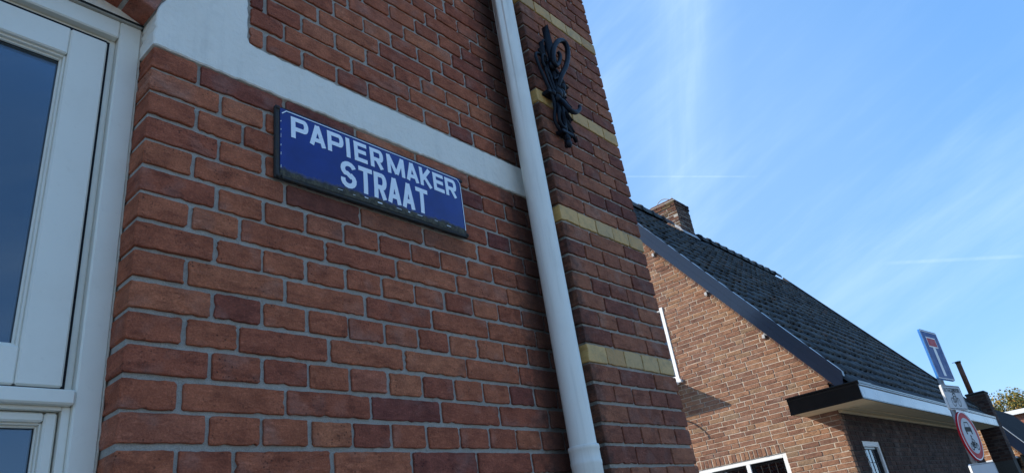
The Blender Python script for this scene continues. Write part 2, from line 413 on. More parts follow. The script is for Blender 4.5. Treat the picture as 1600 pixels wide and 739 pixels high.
# ------------------------------------------------------------------ bricks
def brick_verts(w, h, d, seed, n_long=7, n_short=3, rough=1.0, bev=.0028):
    rg = random.Random(seed); pts = []
    def side(a, b, n, nrm, chip):
        for i in range(n):
            t = (i+.5)/n
            off = rg.gauss(0, .00055)*rough
            if chip and rg.random() < .13: off -= rg.uniform(.0010, .0034)*rough
            pts.append([a[0]+(b[0]-a[0])*t+nrm[0]*off, a[1]+(b[1]-a[1])*t+nrm[1]*off])
    x, z = w/2, h/2; c = .0030
    sag = rg.gauss(0, .0006)*rough
    def corner(cx, cz):
        k = c*rg.uniform(.35, 1.3)
        if rg.random() < .12: k *= 1.8
        return k
    k1, k2, k3, k4 = [corner(0, 0) for _ in range(4)]
    pts.append([-x+k1, -z]); side((-x+k1, -z), (x-k2, -z), n_long, (0, -1), True)
    pts.append([x-k2, -z]); pts.append([x, -z+k2]); side((x, -z+k2), (x, z-k3), n_short, (1, 0), True)
    pts.append([x, z-k3]); pts.append([x-k3, z]); side((x-k3, z), (-x+k4, z), n_long, (0, 1), False)
    pts.append([-x+k4, z]); pts.append([-x, z-k4]); side((-x, z-k4), (-x, -z+k1), n_short, (-1, 0), True)
    pts.append([-x, -z+k1])
    for p in pts: p[1] += sag*math.cos(p[0]/max(x, .01)*1.5)
    n = len(pts); vs = []
    for p in pts: vs.append((p[0], d, p[1]))
    for p in pts: vs.append((p[0], bev, p[1]))
    for p in pts:
        bx = bev*rg.uniform(.5, 1.2); sx_ = max(0, 1-bx/x); sz = max(0, 1-bx/z)
        vs.append((p[0]*sx_, rg.gauss(0, .0003)*rough, p[1]*sz))
    vs.append((0, -.0006*rough, 0))
    fs = []
    for a in (0, n):
        for i in range(n):
            j = (i+1) % n; fs.append((a+i, a+j, a+n+j, a+n+i))
    for i in range(n): fs.append((2*n+i, 2*n+(i+1) % n, 3*n))
    return vs, fs
BC = {}
def brick_data(w, h, d, mat, detail, nvar=7):
    k = (round(w, 3), round(h, 3), round(d, 3), mat.name, detail, random.randrange(nvar))
    if k not in BC:
        nl = (max(5, int(w/.012)), 5) if detail == 2 else ((2, 1) if detail == 1 else (1, 0))
        vs, fs = brick_verts(w, h, d, hash(k[:3]) & 0xffff | (k[5] << 17), nl[0], nl[1], {2: 1.0, 1: 1.2, 0: 1.0}[detail], {2: .0017, 1: .003, 0: .003}[detail])
        m_ = MBd(); m_.add(vs, fs); BC[k] = (m_.mesh('brick', mat), vs, fs)
    return BC[k]
class Bricks:
    """collects bricks, then makes the largest in view single parts and joins the rest"""
    def __init__(s): s.l = []
    def add(s, c, w, h, d, mat, detail, rot=None, jit=.001, tilt=.005):
        # c = centre of the front face; rot = 3x3 taking local (x along, y into the wall, z up) to world
        s.l.append((Vector(c), w, h, d, mat, detail, rot or Matrix.Identity(3), jit, tilt))
    def build(s, parent, limit=300, name='brick', stuff='brickwork', minarea=40):
        sc_ = []
        for i, (c, w, h, d, mat, det, rot, jit, tilt) in enumerate(s.l):
            q = [pxy(c + rot @ Vector((a*w/2, 0, b*h/2))) for a, b in ((-1,-1),(1,-1),(1,1),(-1,1))]
            if any(x is None for x in q): continue
            nr = rot @ Vector((0, -1, 0))
            if nr.dot(CAM-c) <= 0 and d < .09: continue
            cx = sum(x[0] for x in q)/4; cy = sum(x[1] for x in q)/4
            if not (-25 < cx < 1625 and -25 < cy < 764): continue
            ar = abs(sum(q[k][0]*q[(k+1) % 4][1]-q[(k+1) % 4][0]*q[k][1] for k in range(4)))/2
            if ar > minarea: sc_.append((ar, i))
        sc_.sort(reverse=True); keep = {i for _, i in sc_[:limit]}
        J = {}
        for i, (c, w, h, d, mat, det, rot, jit, tilt) in enumerate(s.l):
            me, vs, fs = brick_data(w, h, d, mat, det)
            rj = random.gauss
            m3 = rot @ Matrix.Rotation(rj(0, tilt), 3, 'Y') @ Matrix.Rotation(rj(0, tilt*.8), 3, 'Z') @ Matrix.Rotation(rj(0, tilt), 3, 'X')
            loc = c + rot @ Vector((rj(0, jit), rj(0, jit*.9), rj(0, jit*.8)))
            if i in keep:
                o = link(name, me, parent); o.matrix_local = Matrix.Translation(loc) @ m3.to_4x4()
            else:
                J.setdefault(mat.name, (mat, MBd()))[1].add([m3 @ Vector(v)+loc for v in vs], fs)
        for nm, (mat, mb) in J.items():
            o = mb.obj(stuff, mat, parent); o['kind'] = 'stuff'
        return len(keep), len(s.l)

# ------------------------------------------------------------------ setting: ground
GZ = -1.75
def sheet(name, x0, x1, y0, y1, z, mat):
    b = MBd(); b.add([(x0,y0,z),(x1,y0,z),(x1,y1,z),(x0,y1,z)], [(0,1,2,3)]); o = b.obj(name, mat); o['kind'] = 'structure'; return o
def ground_mat(name, a, b_, s):
    m = Mat(name, rough=.92, spec=.2); v = m.coords(False)
    return m.done(m.mix(m.noise(v, s, 5, .65), a, b_), m.bump(m.noise(v, s*8, 3), .004, .7))
MGR = ground_mat('earth_and_grass', (.10, .11, .06), (.17, .16, .11), .8)
MRD = ground_mat('brick_paving', (.36, .29, .21), (.46, .38, .29), 5)
MPV = ground_mat('concrete_paving', (.44, .41, .35), (.54, .50, .44), 4)
sheet('ground', -900, 900, -900, 900, GZ-.13, MGR)
rd = MBd(); rd.box((-60, -7.5, GZ-.3), (120, -1.95, GZ-.10)); rd.obj('road', MRD, kind='structure')
pv = MBd(); pv.box((-60, -1.80, GZ-.3), (120, 0.0, GZ)); pv.box((1.86, 0.003, GZ-.3), (8.45, 14, GZ-.004)); pv.obj('pavement', MPV, kind='structure')
kb = MBd()
for i in range(-20, 60): kb.bbox((i*1.0+.004, -1.946, GZ-.28), (i*1.0+.996, -1.804, GZ+.004), .01)
kb.obj('kerb', MPV, kind='structure')

# ------------------------------------------------------------------ near building
H = .062385
house = thing('brick_building', 'red brick corner building with white plaster band, cream window and banded brick pier', 'building')
WX0 = -1.02; WZ0 = -.95; XP = 1.312; PD = .109; XE = XP+.54
# mortar core of the street wall, with the opening left out
c = MBd()
c.box((0.004, .0064, GZ), (XP+.02, .34, 2.95))
c.box((WX0, .0064, GZ), (0.004, .34, WZ0))
c.box((WX0, .0038, 1.135), (0.004, .34, 2.95))
c.box((-5.5, .0038, GZ), (WX0, .34, 2.95))
c.box((XP+.0075, -PD+.0072, GZ), (XE-.0075, .34, 2.95))
c.obj('mortar', MMO, house)
# the rest of the building
MBT = Mat('distant_brick', rough=.9, spec=.2)
v = MBT.coords(False, 'Object')
sp = MBT.n('ShaderNodeSeparateXYZ'); MBT.l(v, sp.inputs[0]); cb = MBT.n('ShaderNodeCombineXYZ')
MBT.l(MBT.math('ADD', sp.outputs['X'], sp.outputs['Y']), cb.inputs[0]); MBT.l(sp.outputs['Z'], cb.inputs[1])
bt = MBT.n('ShaderNodeTexBrick'); MBT.l(cb.outputs[0], bt.inputs['Vector']); bt.inputs['Scale'].default_value = 1
bt.inputs['Brick Width'].default_value = .22; bt.inputs['Row Height'].default_value = .0624; bt.inputs['Mortar Size'].default_value = .005
bt.inputs['Color1'].default_value = (.28, .09, .05, 1); bt.inputs['Color2'].default_value = (.18, .06, .04, 1); bt.inputs['Mortar'].default_value = (.3, .29, .27, 1)
MBT = MBT.done(bt.outputs['Color'], MBT.bump(bt.outputs['Fac'], -.004, .6))
c = MBd(); c.box((-5.5, .34, GZ), (XE-.004, 6.0, 2.95)); c.obj('rear_wall', MBT, house)
c = MBd(); c.prism([(-.22, 2.955), (2.9, 4.35), (6.2, 2.955)], 0, -5.7, XE+.12); c.obj('roof', MBLKP, house)
bk = Bricks()
def wall_rows(r):
    """joint centres along the wall for a row, in metres from the corner"""
    if r % 2: return [0, .160] + [.160+.110*k for k in range(1, 12)]
    if r % 4 == 2: return [0] + [.105+.220*k for k in range(0, 7)]
    return [0, .105] + [.215+.220*k for k in range(0, 7)]
BHt, JT = .0518, .0102
for r in range(-28, 47):
    z = (r+.5)*H
    if r in (15, 16): continue
    js = wall_rows(r); x0lim = 0
    if 15 < r < 22: x0lim = .219+.010
    for a, b in zip(js[:-1], js[1:]):
        lo = a + (0 if a == 0 else JT/2); hi = b - JT/2
        lo = max(lo, x0lim); hi = min(hi, XP-.006)
        if a == 0 and r >= 22: lo = -1.02
        if hi-lo < .02: continue
        while hi-lo > .24:
            bk.add((lo+.105, 0, z), .21-random.uniform(0, .001), BHt, .03, MB_, 2); lo += .22
        w = hi-lo
        det = 2 if -3 <= r <= 35 else 1
        corner_ = a == 0 and r < 15
        bk.add(((lo+hi)/2, 0, z), round(w+random.choice((-.001, 0, .001)), 3), round(BHt+random.choice((-.001, 0, 0, .001)), 3), .10 if corner_ else .03, MB_, det, jit=.0009)
    # left of and below the window
    if z < WZ0-.01 or z > 1.4 or True:
        x = WX0
        rows_full = z < WZ0-.09
        if rows_full:
            x = 0
        off = .11 if r % 2 else .22 if r % 4 else .11
        xx = x - .005
        first = True
        while xx > -2.3:
            w = (.10 if r % 2 else .21)
            if first and not r % 2 and r % 4: w = .10
            bk.add((xx-w/2, 0, z), w, BHt, .03, MB_, 1); xx -= w+.01; first = False
# pilaster
for r in range(-28, 47):
    z = (r+.5)*H; yel = r % 8 == 5
    if r % 2: js = [0, .105, .215, .325, .435, .54]
    else: js = [0, .160, .380, .54]
    jt = .0045 if yel else .0085
    for i, (a, b) in enumerate(zip(js[:-1], js[1:])):
        lo = a + (0 if i == 0 else jt/2); hi = b - (0 if i == len(js)-2 else jt/2)
        if i == len(js)-2: hi += random.choice((-.002, 0, .001, .002, .003))
        edge_ = i in (0, len(js)-2)
        bk.add((XP+(lo+hi)/2, -PD, z), round(hi-lo, 3), .0565 if yel else .0518, .106 if i == 0 else (.102 if edge_ else .03), MYB if yel else MPB, 2 if -3 <= r <= 38 else 1, jit=.0007, tilt=.003 if yel else .005)
    # return face of the pier towards the side street
    m3 = Matrix(((0, -1, 0), (1, 0, 0), (0, 0, 1)))  # local x -> +Y, local y(into wall) -> -X
    y = -PD+.105
    while y < 1.0:
        w = .21 if r % 2 else .10
        bk.add((XE+.001, y+w/2+.006, z), w, .0518, .03, MYB if yel else MPB, 1, m3); y += w+.01
print('near bricks', bk.build(house, 300, minarea=60))

# white plaster impost block and band with a slightly uneven outline
def wavy(poly, step=.012, amp=.0013, seed=3):
    rg = random.Random(seed); o_ = []
    for i, p in enumerate(poly):
        q = poly[(i+1) % len(poly)]; d = math.dist(p, q); n = max(1, int(d/step))
        for k in range(n):
            t = k/n; o_.append((p[0]+(q[0]-p[0])*t+(rg.gauss(0, amp) if k else 0), p[1]+(q[1]-p[1])*t+(rg.gauss(0, amp) if k else 0)))
    return o_
RA = 1.58; CX, CZ = WX0/2, 1.03-1.5
sk = math.asin(abs(WX0)/2/RA)
def arcp(a, rad): return (CX+rad*math.sin(a), CZ+rad*math.cos(a))
ztop = arcp(sk, RA+.24)
poly = [(-.002, .933), (1.309, .936), (1.309, 1.054), (.245, 1.054), (.226, 1.060), (.219, 1.075), (.219, 1.368), (ztop[0]+.004, 1.368), (ztop[0]+.004, ztop[1]), (.001, 1.034)]
def slab(poly, y0, y1, bev, mats, name, parent):
    b = MBd(); n = len(poly); cx = sum(p[0] for p in poly)/n
    # inset front edge by shifting along averaged edge normals
    vs = []; ins = []
    area = sum(poly[i][0]*poly[(i+1) % n][1]-poly[(i+1) % n][0]*poly[i][1] for i in range(n))
    sg = 1 if area > 0 else -1
    for i in range(n):
        p0, p1, p2 = poly[i-1], poly[i], poly[(i+1) % n]
        d = Vector((p2[0]-p0[0], p2[1]-p0[1])).normalized(); nn = Vector((-d.y, d.x))*sg
        ins.append((p1[0]+nn.x*bev, p1[1]+nn.y*bev))
    vs = [(p[0], y1, p[1]) for p in poly] + [(p[0], y0+bev, p[1]) for p in poly] + [(p[0], y0, p[1]) for p in ins]
    fs = []
    for a in (0, n):
        for i in range(n): fs.append((a+i, a+(i+1) % n, a+n+(i+1) % n, a+n+i))
    fs.append(tuple(range(2*n, 3*n)))
    b.add(vs, fs); return b.obj(name, mats, parent)
slab(wavy(poly), -.0035, .069, .003, MPL, 'plaster_band', house)
# flat arch of bricks on edge over the window: each voussoir a part
nv = 17
for k in range(nv):
    a0 = -sk + 2*sk*k/nv + .0030; a1 = -sk + 2*sk*(k+1)/nv - .0030
    b = MBd(); rj = random.uniform
    i0, i1, o0, o1 = arcp(a0, RA+rj(0, .003)), arcp(a1, RA+rj(0, .003)), arcp(a0, RA+.215), arcp(a1, RA+.215)
    ce = Vector(((i0[0]+o1[0])/2, 0, (i0[1]+o1[1])/2))
    yy = -.004+rj(-.002, .002)
    ring = [i0, i1, o1, o0]; vs = []
    for dy, s_ in ((.1, 1), (yy+.003, 1), (yy, .94)):
        for p in ring: vs.append(((p[0]-ce.x)*(s_ if s_ == 1 else .93), dy, (p[1]-ce.z)*(s_ if s_ == 1 else .985)))
    fs = [(0,3,2,1), (8,9,10,11)]
    for a in (0, 4):
        for i in range(4): fs.append((a+i, a+(i+1) % 4, a+4+(i+1) % 4, a+4+i))
    b.add(vs, fs); o = b.obj('arch_brick', MB_, house); o.location = ce
b = MBd(); ring = [arcp(-sk+2*sk*k/24, RA+.004) for k in range(25)] + [arcp(sk-2*sk*k/24, RA+.205) for k in range(25)]
b.prism(ring, 1, .006, .098); b.obj('arch_mortar', MMO, house)
b = MBd(); b.bbox((WX0, .062, 1.0265), (-.001, .30, 1.16), .002); b.obj('infill_panel', MPL, house)
b = MBd(); b.bbox((WX0, .058, 1.0235), (-.002, .064, 1.0262), .0008); b.obj('drip_strip', MBLKP, house)

# window
win = link('window', None, house); win.empty_display_size = .1
FY = .070
def fr(name, lo, hi, bv=.003, mat=None, y0=0, y1=.06, parent=None):
    b = MBd(); b.bbox((lo[0], FY+y0, lo[1]), (hi[0], FY+y1, hi[1]), bv); return b.obj(name, mat or MFR, parent or win)
wl = WX0+.001
b = MBd(); y0, y1 = FY, FY+.09
for lo, hi in (((-.047, WZ0), (-.0015, 1.0225)), ((wl, WZ0), (wl+.047, 1.0225))): b.bbox((lo[0], y0, lo[1]), (hi[0], y1, hi[1]), .003)
b.bbox((wl+.0475, y0+.0004, .974), (-.0475, y1, 1.0220), .003)
b.bbox((wl+.0475, y0-.006, .1465), (-.0475, y1, .1725), .003)
b.bbox((wl+.0475, y0, WZ0), (-.0475, y1, WZ0+.06), .003)
# stepped rebate behind the frame face
for x0, x1 in ((-.0605, -.0472), (wl+.0472, wl+.0605)):
    b.bbox((x0, y0+.020, .1727), (x1, y1, .9738), .001); b.bbox((x0, y0+.012, WZ0+.061), (x1, y1, .1463), .001)
b.bbox((wl+.061, y0+.020, .9620), (-.061, y1, .9738), .001)
b.bbox((wl+.061, y0+.012, .1395), (-.061, y1, .1463), .001)
b.obj('window_frame', MFR, win)
def sash(x0, x1, z0, z1, st, top, bot, y, name, bead=.008):
    gap = .0022
    b = MBd()
    b.bbox((x1-st, y, z0), (x1, y+.05, z1), .0035); b.bbox((x0, y, z0), (x0+st, y+.05, z1), .0035)
    b.bbox((x0+st+.0006, y+.0007, z1-top), (x1-st-.0006, y+.05, z1), .003); b.bbox((x0+st+.0006, y+.0007, z0), (x1-st-.0006, y+.05, z0+bot), .003)
    s_ = b.obj(name, MFR, win)
    b = MBd()   # glazing beads, stepped back
    for k, (ins, dy) in enumerate(((0, .010), (bead*.55, .018))):
        w = bead*.6
        xa, xb, za, zb = x0+st+ins, x1-st-ins, z0+bot+ins, z1-top-ins
        b.bbox((xb-w, y+dy, za), (xb, y+.045, zb), .001); b.bbox((xa, y+dy, za), (xa+w, y+.045, zb), .001)
        b.bbox((xa+w, y+dy+.0003, zb-w), (xb-w, y+.045, zb), .001); b.bbox((xa+w, y+dy+.0003, za), (xb-w, y+.045, za+w), .001)
    b.obj('glazing_bead', MFR, s_)
    b = MBd(); b.box((x0+st+bead, y+.026, z0+bot+bead), (x1-st-bead, y+.030, z1-top-bead)); b.obj('pane', MGL, s_)
    b = MBd()
    w = .0016; xa, xb, za, zb = x0+st+bead, x1-st-bead, z0+bot+bead, z1-top-bead
    b.box((xb-w, y+.0235, za), (xb, y+.0262, zb)); b.box((xa, y+.0235, za), (xa+w, y+.0262, zb)); b.box((xa+w, y+.0236, zb-w), (xb-w, y+.0262, zb)); b.box((xa+w, y+.0236, za), (xb-w, y+.0262, za+w))
    b.obj('gasket', MSK, s_)
    return s_
sash(wl+.063, -.0665, .1780, .9545, .0715, .070, .068, FY+.006, 'upper_sash')
sash(wl+.063, -.0635, WZ0+.063, .1375, .020, .016, .03, FY+.020, 'lower_sash', .006)
b = MBd(); b.box((wl, FY+.0915, WZ0), (-.002, FY+.094, 1.02)); b.box((WX0-.3, .338, WZ0-.1), (.1, .3395, 1.3)); b.obj('dark_interior', MDARKIN, win)
b = MBd(); b.box((wl+.062, FY+.012, .9548), (-.067, FY+.0195, .9615)); b.box((-.0664, FY+.014, .1727), (-.0607, FY+.0198, .9615)); b.box((wl+.062, FY+.012, .1728), (-.067, FY+.0195, .1778)); b.obj('shadow_gap_strip', MSK, win)  # black strips stand in for the shade in the gap round the sash
# ragged bead of sealant between frame and reveal
b = MBd(); rg = random.Random(5); pts = []; 
z = WZ0
while z < 1.022: pts.append((-.0008+rg.gauss(0, .0004), FY+.0005+rg.gauss(0, .0006), z)); z += .012
b.tube(pts, [.0019+abs(rg.gauss(0, .0006)) for _ in pts], 6); b.obj('sealant', MSEAL, win)
b = MBd(); b.bbox((WX0-.03, -.03, WZ0-.07), (.03, .12, WZ0-.002), .006); b.obj('window_sill', MPL, win)

# downpipe
pipe = thing('downpipe', 'pale grey plastic rainwater downpipe beside the banded brick pier', 'downpipe', (1.243, -.075, GZ))
def lathe(b, prof, n=32, cx=0, cy=0, mi=0):
    vs = [(cx+r_*math.cos(2*math.pi*k/n), cy+r_*math.sin(2*math.pi*k/n), z_) for r_, z_ in prof for k in range(n)]
    fs = [(i*n+k, i*n+(k+1) % n, (i+1)*n+(k+1) % n, (i+1)*n+k) for i in range(len(prof)-1) for k in range(n)]
    b.add(vs, fs, mi, True)
z0 = -GZ
b = MBd(); lathe(b, [(.0405, z0+.03), (.0405, z0+1.0), (.0405, z0+3.0), (.0405, z0+2.94)], 40); b.obj('pipe', MPIPE, pipe)
b = MBd(); lathe(b, [(.0405, z0+.062), (.0455, z0+.0615), (.0466, z0+.058), (.0466, z0+.050), (.0450, z0+.0475), (.0450, z0+.020), (.0462, z0+.017), (.0462, z0+.008), (.0450, z0+.005), (.0450, z0-.12), (.0405, z0-.125), (.0405, z0-1.7)], 40); b.obj('pipe_socket', MPIPE, pipe)
b = MBd()
for zz in (2.6,):
    lathe(b, [(.042, z0+zz-.012), (.044, z0+zz-.012), (.044, z0+zz+.012), (.042, z0+zz+.012)], 32); b.box((-.008, .04, z0+zz-.01), (.008, .076, z0+zz+.01))
b.obj('pipe_clip', MPOLE, pipe)

# ------------------------------------------------------------------ street name sign
SX0, SX1, SZ0, SZ1 = .2915, .932, .686, .8915
sc_x, sc_z = (.305+.930)/2, .790
sign = thing('street_name_sign', 'blue enamel street name sign lettered PAPIERMAKER STRAAT in white on brick wall', 'sign', (sc_x, 0, sc_z))
def dome(x, z):
    u = (x)/.3125; w = (z)/.100
    return .0065*max(0, (1-u*u))**.5*max(0, (1-w*w))**.5 if abs(u) < 1 and abs(w) < 1 else 0
b = MBd(); b.bbox((SX0-sc_x, -.009, SZ0-sc_z), (SX1-sc_x+.004, -.001, SZ1-sc_z+.003), .002)
b.bbox((SX0-sc_x, -.0125, SZ0-sc_z), (SX0-sc_x+.0115, -.0091, SZ1-sc_z+.003), .0015)
b.bbox((SX0-sc_x+.017, -.0128, SZ0-sc_z), (SX1-sc_x+.004, -.0091, SZ0-sc_z+.011), .0015)
b.bbox((SX0-sc_x+.017, -.0115, SZ1-sc_z-.004), (SX1-sc_x+.004, -.0091, SZ1-sc_z+.003), .001)
b.obj('backing_frame', MBLACKBACK, sign)
px0, px1, pz0, pz1 = .304-sc_x, .9295-sc_x, .694-sc_z, .8885-sc_z
b = MBd(); nx, nz = 48, 16; vs = []
for j in range(nz+1):
    for i in range(nx+1):
        x = px0+(px1-px0)*i/nx; z = pz0+(pz1-pz0)*j/nz; vs.append((x, -.0125-dome(x, z), z))
fs = [(j*(nx+1)+i, j*(nx+1)+i+1, (j+1)*(nx+1)+i+1, (j+1)*(nx+1)+i) for j in range(nz) for i in range(nx)]
b.add(vs, fs, 0, True)
b.box((px0, -.0124, pz0), (px1, -.0092, pz1))
me = b.mesh('enamel_plate', MEN, fix=False); link('enamel_plate', me, sign)

def ribbon(b, pts, w, mapf, closed=False, mi=0, lift=0, step=.010):
    """flat strip of width w along 2-D points, mapped on a surface by mapf(x,z,lift)"""
    P_ = [Vector(p) for p in pts]; Q = []
    n = len(P_); segs = n if closed else n-1
    for i in range(segs):
        a, c_ = P_[i], P_[(i+1) % n]; k = max(1, int((c_-a).length/step))
        for j in range(k): Q.append(a+(c_-a)*j/k)
    if not closed: Q.append(P_[-1])
    m_ = len(Q); vs = []
    for i in range(m_):
        a = Q[i-1] if (closed or i) else Q[0]; c_ = Q[(i+1) % m_] if (closed or i < m_-1) else Q[-1]
        d1 = (Q[i]-a); d2 = (c_-Q[i])
        d1 = d1.normalized() if d1.length > 1e-9 else d2.normalized(); d2 = d2.normalized() if d2.length > 1e-9 else d1
        n1 = Vector((-d1.y, d1.x)); n2 = Vector((-d2.y, d2.x)); nn = n1+n2
        nn = nn/(max(.35, nn.dot(n1))) if nn.length > 1e-6 else n1
        for s_ in (-.5, .5):
            p = Q[i]+nn*w*s_; vs.append(mapf(p.x, p.y, lift))
    fs = [(2*i, 2*i+1, (2*((i+1) % m_))+1, 2*((i+1) % m_)) for i in range(m_ if closed else m_-1)]
    b.add(vs, fs, mi)
def arc(cx, cz, rx, rz, a0, a1, n=8):
    return [(cx+rx*math.cos(R(a0+(a1-a0)*k/n)), cz+rz*math.sin(R(a0+(a1-a0)*k/n))) for k in range(n+1)]
def glyph(ch, w, h, t):
    """strokes (centre lines) of a bold sans capital in a w x h cell"""
    e = t/2
    if ch in 'PR':
        m_ = h*.44
        bowl = [(e, h-e), (w-.34*h*.6, h-e)] + arc(w-.30*h*.6-e*.2, (h-e+m_)/2, .30*h*.6-e*.8, (h-e-m_)/2, 90, -90, 8) + [(e, m_)]
        s_ = [[(e, 0), (e, h)], bowl]
        if ch == 'R': s_.append([(w*.50, m_), (w-e*1.1, 0)])
        return s_
    if ch == 'A': return [[(e*.9, 0), (w/2, h)], [(w-e*.9, 0), (w/2, h)], [(w*.24, h*.27), (w*.76, h*.27)]]
    if ch == 'I': return [[(w/2, 0), (w/2, h)]]
    if ch == 'E': return [[(e, 0), (e, h)], [(e, h-e), (w, h-e)], [(e, h*.52), (w*.92, h*.52)], [(e, e), (w, e)]]
    if ch == 'M': return [[(e, 0), (e, h)], [(w-e, 0), (w-e, h)], [(e, h*.98), (w/2, h*.05)], [(w-e, h*.98), (w/2, h*.05)]]
    if ch == 'K': return [[(e, 0), (e, h)], [(e*1.4, h*.36), (w-e*1.1, h)], [(w*.36, h*.52), (w-e, 0)]]
    if ch == 'T': return [[(w/2, 0), (w/2, h-e)], [(0, h-e), (w, h-e)]]
    if ch == 'S':
        rx, rz = (w-t)/2, (h-t)/4
        return [arc(w/2, h-e-rz, rx, rz, 15, 255, 10)[:-1] + [(w*.42, h*.54), (w*.62, h*.45)] + arc(w/2, e+rz, rx, rz, 60, -195, 10)]
    if ch == 'U': return [[(e, h), (e, h*.3)] + arc(w/2, h*.3, w/2-e, h*.3-e, 180, 360, 8) + [(w-e, h)]]
    if ch == 'G': return [arc(w/2, h/2, w/2-e, h/2-e, 45, 330, 12) + [(w-e, h*.45), (w*.6, h*.45)]]
    if ch == 'Z': return [[(0, h-e), (w-e, h-e), (e, e), (w, e)]]
    if ch == 'O': return [arc(w/2, h/2, w/2-e, h/2-e, 0, 360, 14)]
    if ch == 'N': return [[(e, 0), (e, h)], [(w-e, 0), (w-e, h)], [(e, h), (w-e, 0)]]
    if ch == 'D': return [[(e, 0), (e, h)], [(e, h-e), (w*.5, h-e)] + arc(w*.5, h/2, w/2-e, h/2-e, 90, -90, 8) + [(e, e)]]
    return []
def smap(x, z, l): return (x, -.0125-dome(x, z)-.0009-l, z)
letters1 = [('P', .332, .381), ('A', .384, .431), ('P', .437, .487), ('I', .4935, .5085), ('E', .5205, .563), ('R', .5735, .619), ('M', .632, .695), ('A', .7005, .7475), ('K', .7535, .801), ('E', .807, .8505), ('R', .857, .905)]
letters2 = [('S', .4735, .523), ('T', .530, .575), ('R', .580, .6235), ('A', .627, .673), ('A', .678, .7235), ('T', .729, .7755)]
for row, zb, hh, tt in ((letters1, .8105, .0635, .0126), (letters2, .7165, .080, .0139)):
    for ch, a, c_ in row:
        b = MBd()
        for i, st in enumerate(glyph(ch, c_-a, hh, tt)):
            ribbon(b, [(a-sc_x+p[0], zb-sc_z+p[1]) for p in st], tt, smap, lift=i*.00006)
        link('letter', b.mesh('letter', MEW, fix=False), sign)
b = MBd()   # thin white border line with clipped corners, flaking away at the foot
bp = [(px0+.004, pz0+.03), (px0+.004, pz1-.016), (px0+.016, pz1-.0045), (px1-.016, pz1-.0045), (px1-.004, pz1-.016), (px1-.004, pz0+.014)]
ribbon(b, bp[1:5], .0028, smap, lift=.0003); ribbon(b, bp[4:], .0028, smap, lift=.0003)
z = pz0+.02
rg = random.Random(11)
while z < pz1-.03:
    l_ = rg.uniform(.003, .014); ribbon(b, [(px0+.0012, z), (px0+.0015, min(z+l_, pz1-.02))], rg.uniform(.0005, .0014), smap, lift=.0002, step=.002); z += l_+rg.uniform(.001, .03)
x = px0+.16
while x < px1-.03:
    l_ = rg.uniform(.006, .02); zz = pz0+.010+rg.uniform(-.002, .003)
    if rg.random() < .75: ribbon(b, [(x, zz), (x+l_, zz-.0006)], rg.uniform(.0010, .0030), smap, lift=.0002, step=.003)
    x += l_+rg.uniform(.012, .05)
link('border_line', b.mesh('border_line', MEW, fix=False), sign)
for sxx, szz in ((px0-.006, pz1-.002), (px0-.006, pz0-.004), (px1+.003, pz1-.006), (px1+.002, pz0)):
    b = MBd(); vs = []
    lathe(b, [(.0001, 0), (.004, .0005), (.0052, .002), (.0052, .006)], 12); b.v = [(x_+sxx, -.0165+z_, y_+szz) for x_, y_, z_ in b.v]
    b.obj('screw', MBLACKBACK, sign)

# ------------------------------------------------------------------ wrought iron wall ornament
PY = -PD
orn = thing('wrought_iron_ornament', 'black wrought iron scroll and leaf wall bracket fixed on the brick pier', 'ornament', (1.41, PY, 1.38))
OX, OZ = 1.41, 1.38
def ot(name, pts, rad, n=10, flat=None):
    rad = [q*.92 for q in (rad if isinstance(rad, (list, tuple)) else [rad])]; rad = rad if len(rad) > 1 else rad*2
    P_ = smooth_path([(x-OX, y-PY, z-OZ) for x, y, z in pts], 6)
    rs = rad if not isinstance(rad, (list, tuple)) else [rad[0]+(rad[-1]-rad[0])*i/(len(P_)-1) if len(rad) == 2 else
          (rad[0]+(rad[1]-rad[0])*min(1, 2*i/(len(P_)-1)) if i < len(P_)/2 else rad[1]+(rad[2]-rad[1])*(2*i/(len(P_)-1)-1)) for i in range(len(P_))]
    b = MBd(); b.tube(P_, rs, n); return b.obj(name, MIRON, orn)
yo = PY-.022
# central leaf-shaped spike with a raised rib
def blade(name, base, tip, wid, y, curl=0, thick=.010):
    b = MBd(); n = 8; bx, bz = base; tx, tz = tip; d = Vector((tx-bx, tz-bz)); L_ = d.length; d.normalize(); nn = Vector((-d.y, d.x)); vs = []
    for i in range(n+1):
        t = i/n; w = wid*1.2*(math.sin(math.pi*min(1, t*.92+.08))**.7)*(1-t*.25) if t < 1 else 0
        cx, cz = bx+d.x*L_*t+nn.x*curl*math.sin(t*2.6), bz+d.y*L_*t+nn.y*curl*math.sin(t*2.6)
        for k, (s_, dy) in enumerate(((-1, 0), (-.45, -thick*.55), (0, -thick), (.45, -thick*.55), (1, 0), (0, thick*.5))):
            vs.append((cx+nn.x*w*s_-OX, y+dy-PY-curl*t*.3, cz+nn.y*w*s_-OZ))
    fs = [(i*6+k, i*6+(k+1) % 6, (i+1)*6+(k+1) % 6, (i+1)*6+k) for i in range(n) for k in range(6)]
    b.add(vs, fs, 0, True); b.f += [tuple(range(6))[::-1]]; b.mi.append(0); b.sm.append(False)
    return b.obj(name, MIRON, orn)
blade('spear_leaf', (1.413, 1.49), (1.401, 1.694), .024, yo-.010, 0, .022)
blade('leaf', (1.405, 1.50), (1.362, 1.600), .014, yo, .006)
blade('leaf', (1.405, 1.49), (1.345, 1.560), .012, yo, .008)
blade('leaf', (1.415, 1.48), (1.452, 1.548), .010, yo, -.006)
blade('leaf', (1.400, 1.44), (1.352, 1.500), .011, yo, .008)
blade('leaf', (1.420, 1.36), (1.458, 1.30), .014, yo-.006, .006)
blade('leaf', (1.412, 1.33), (1.438, 1.240), .012, yo-.008, .006)
blade('leaf', (1.406, 1.27), (1.455, 1.205), .012, yo-.004, .008)
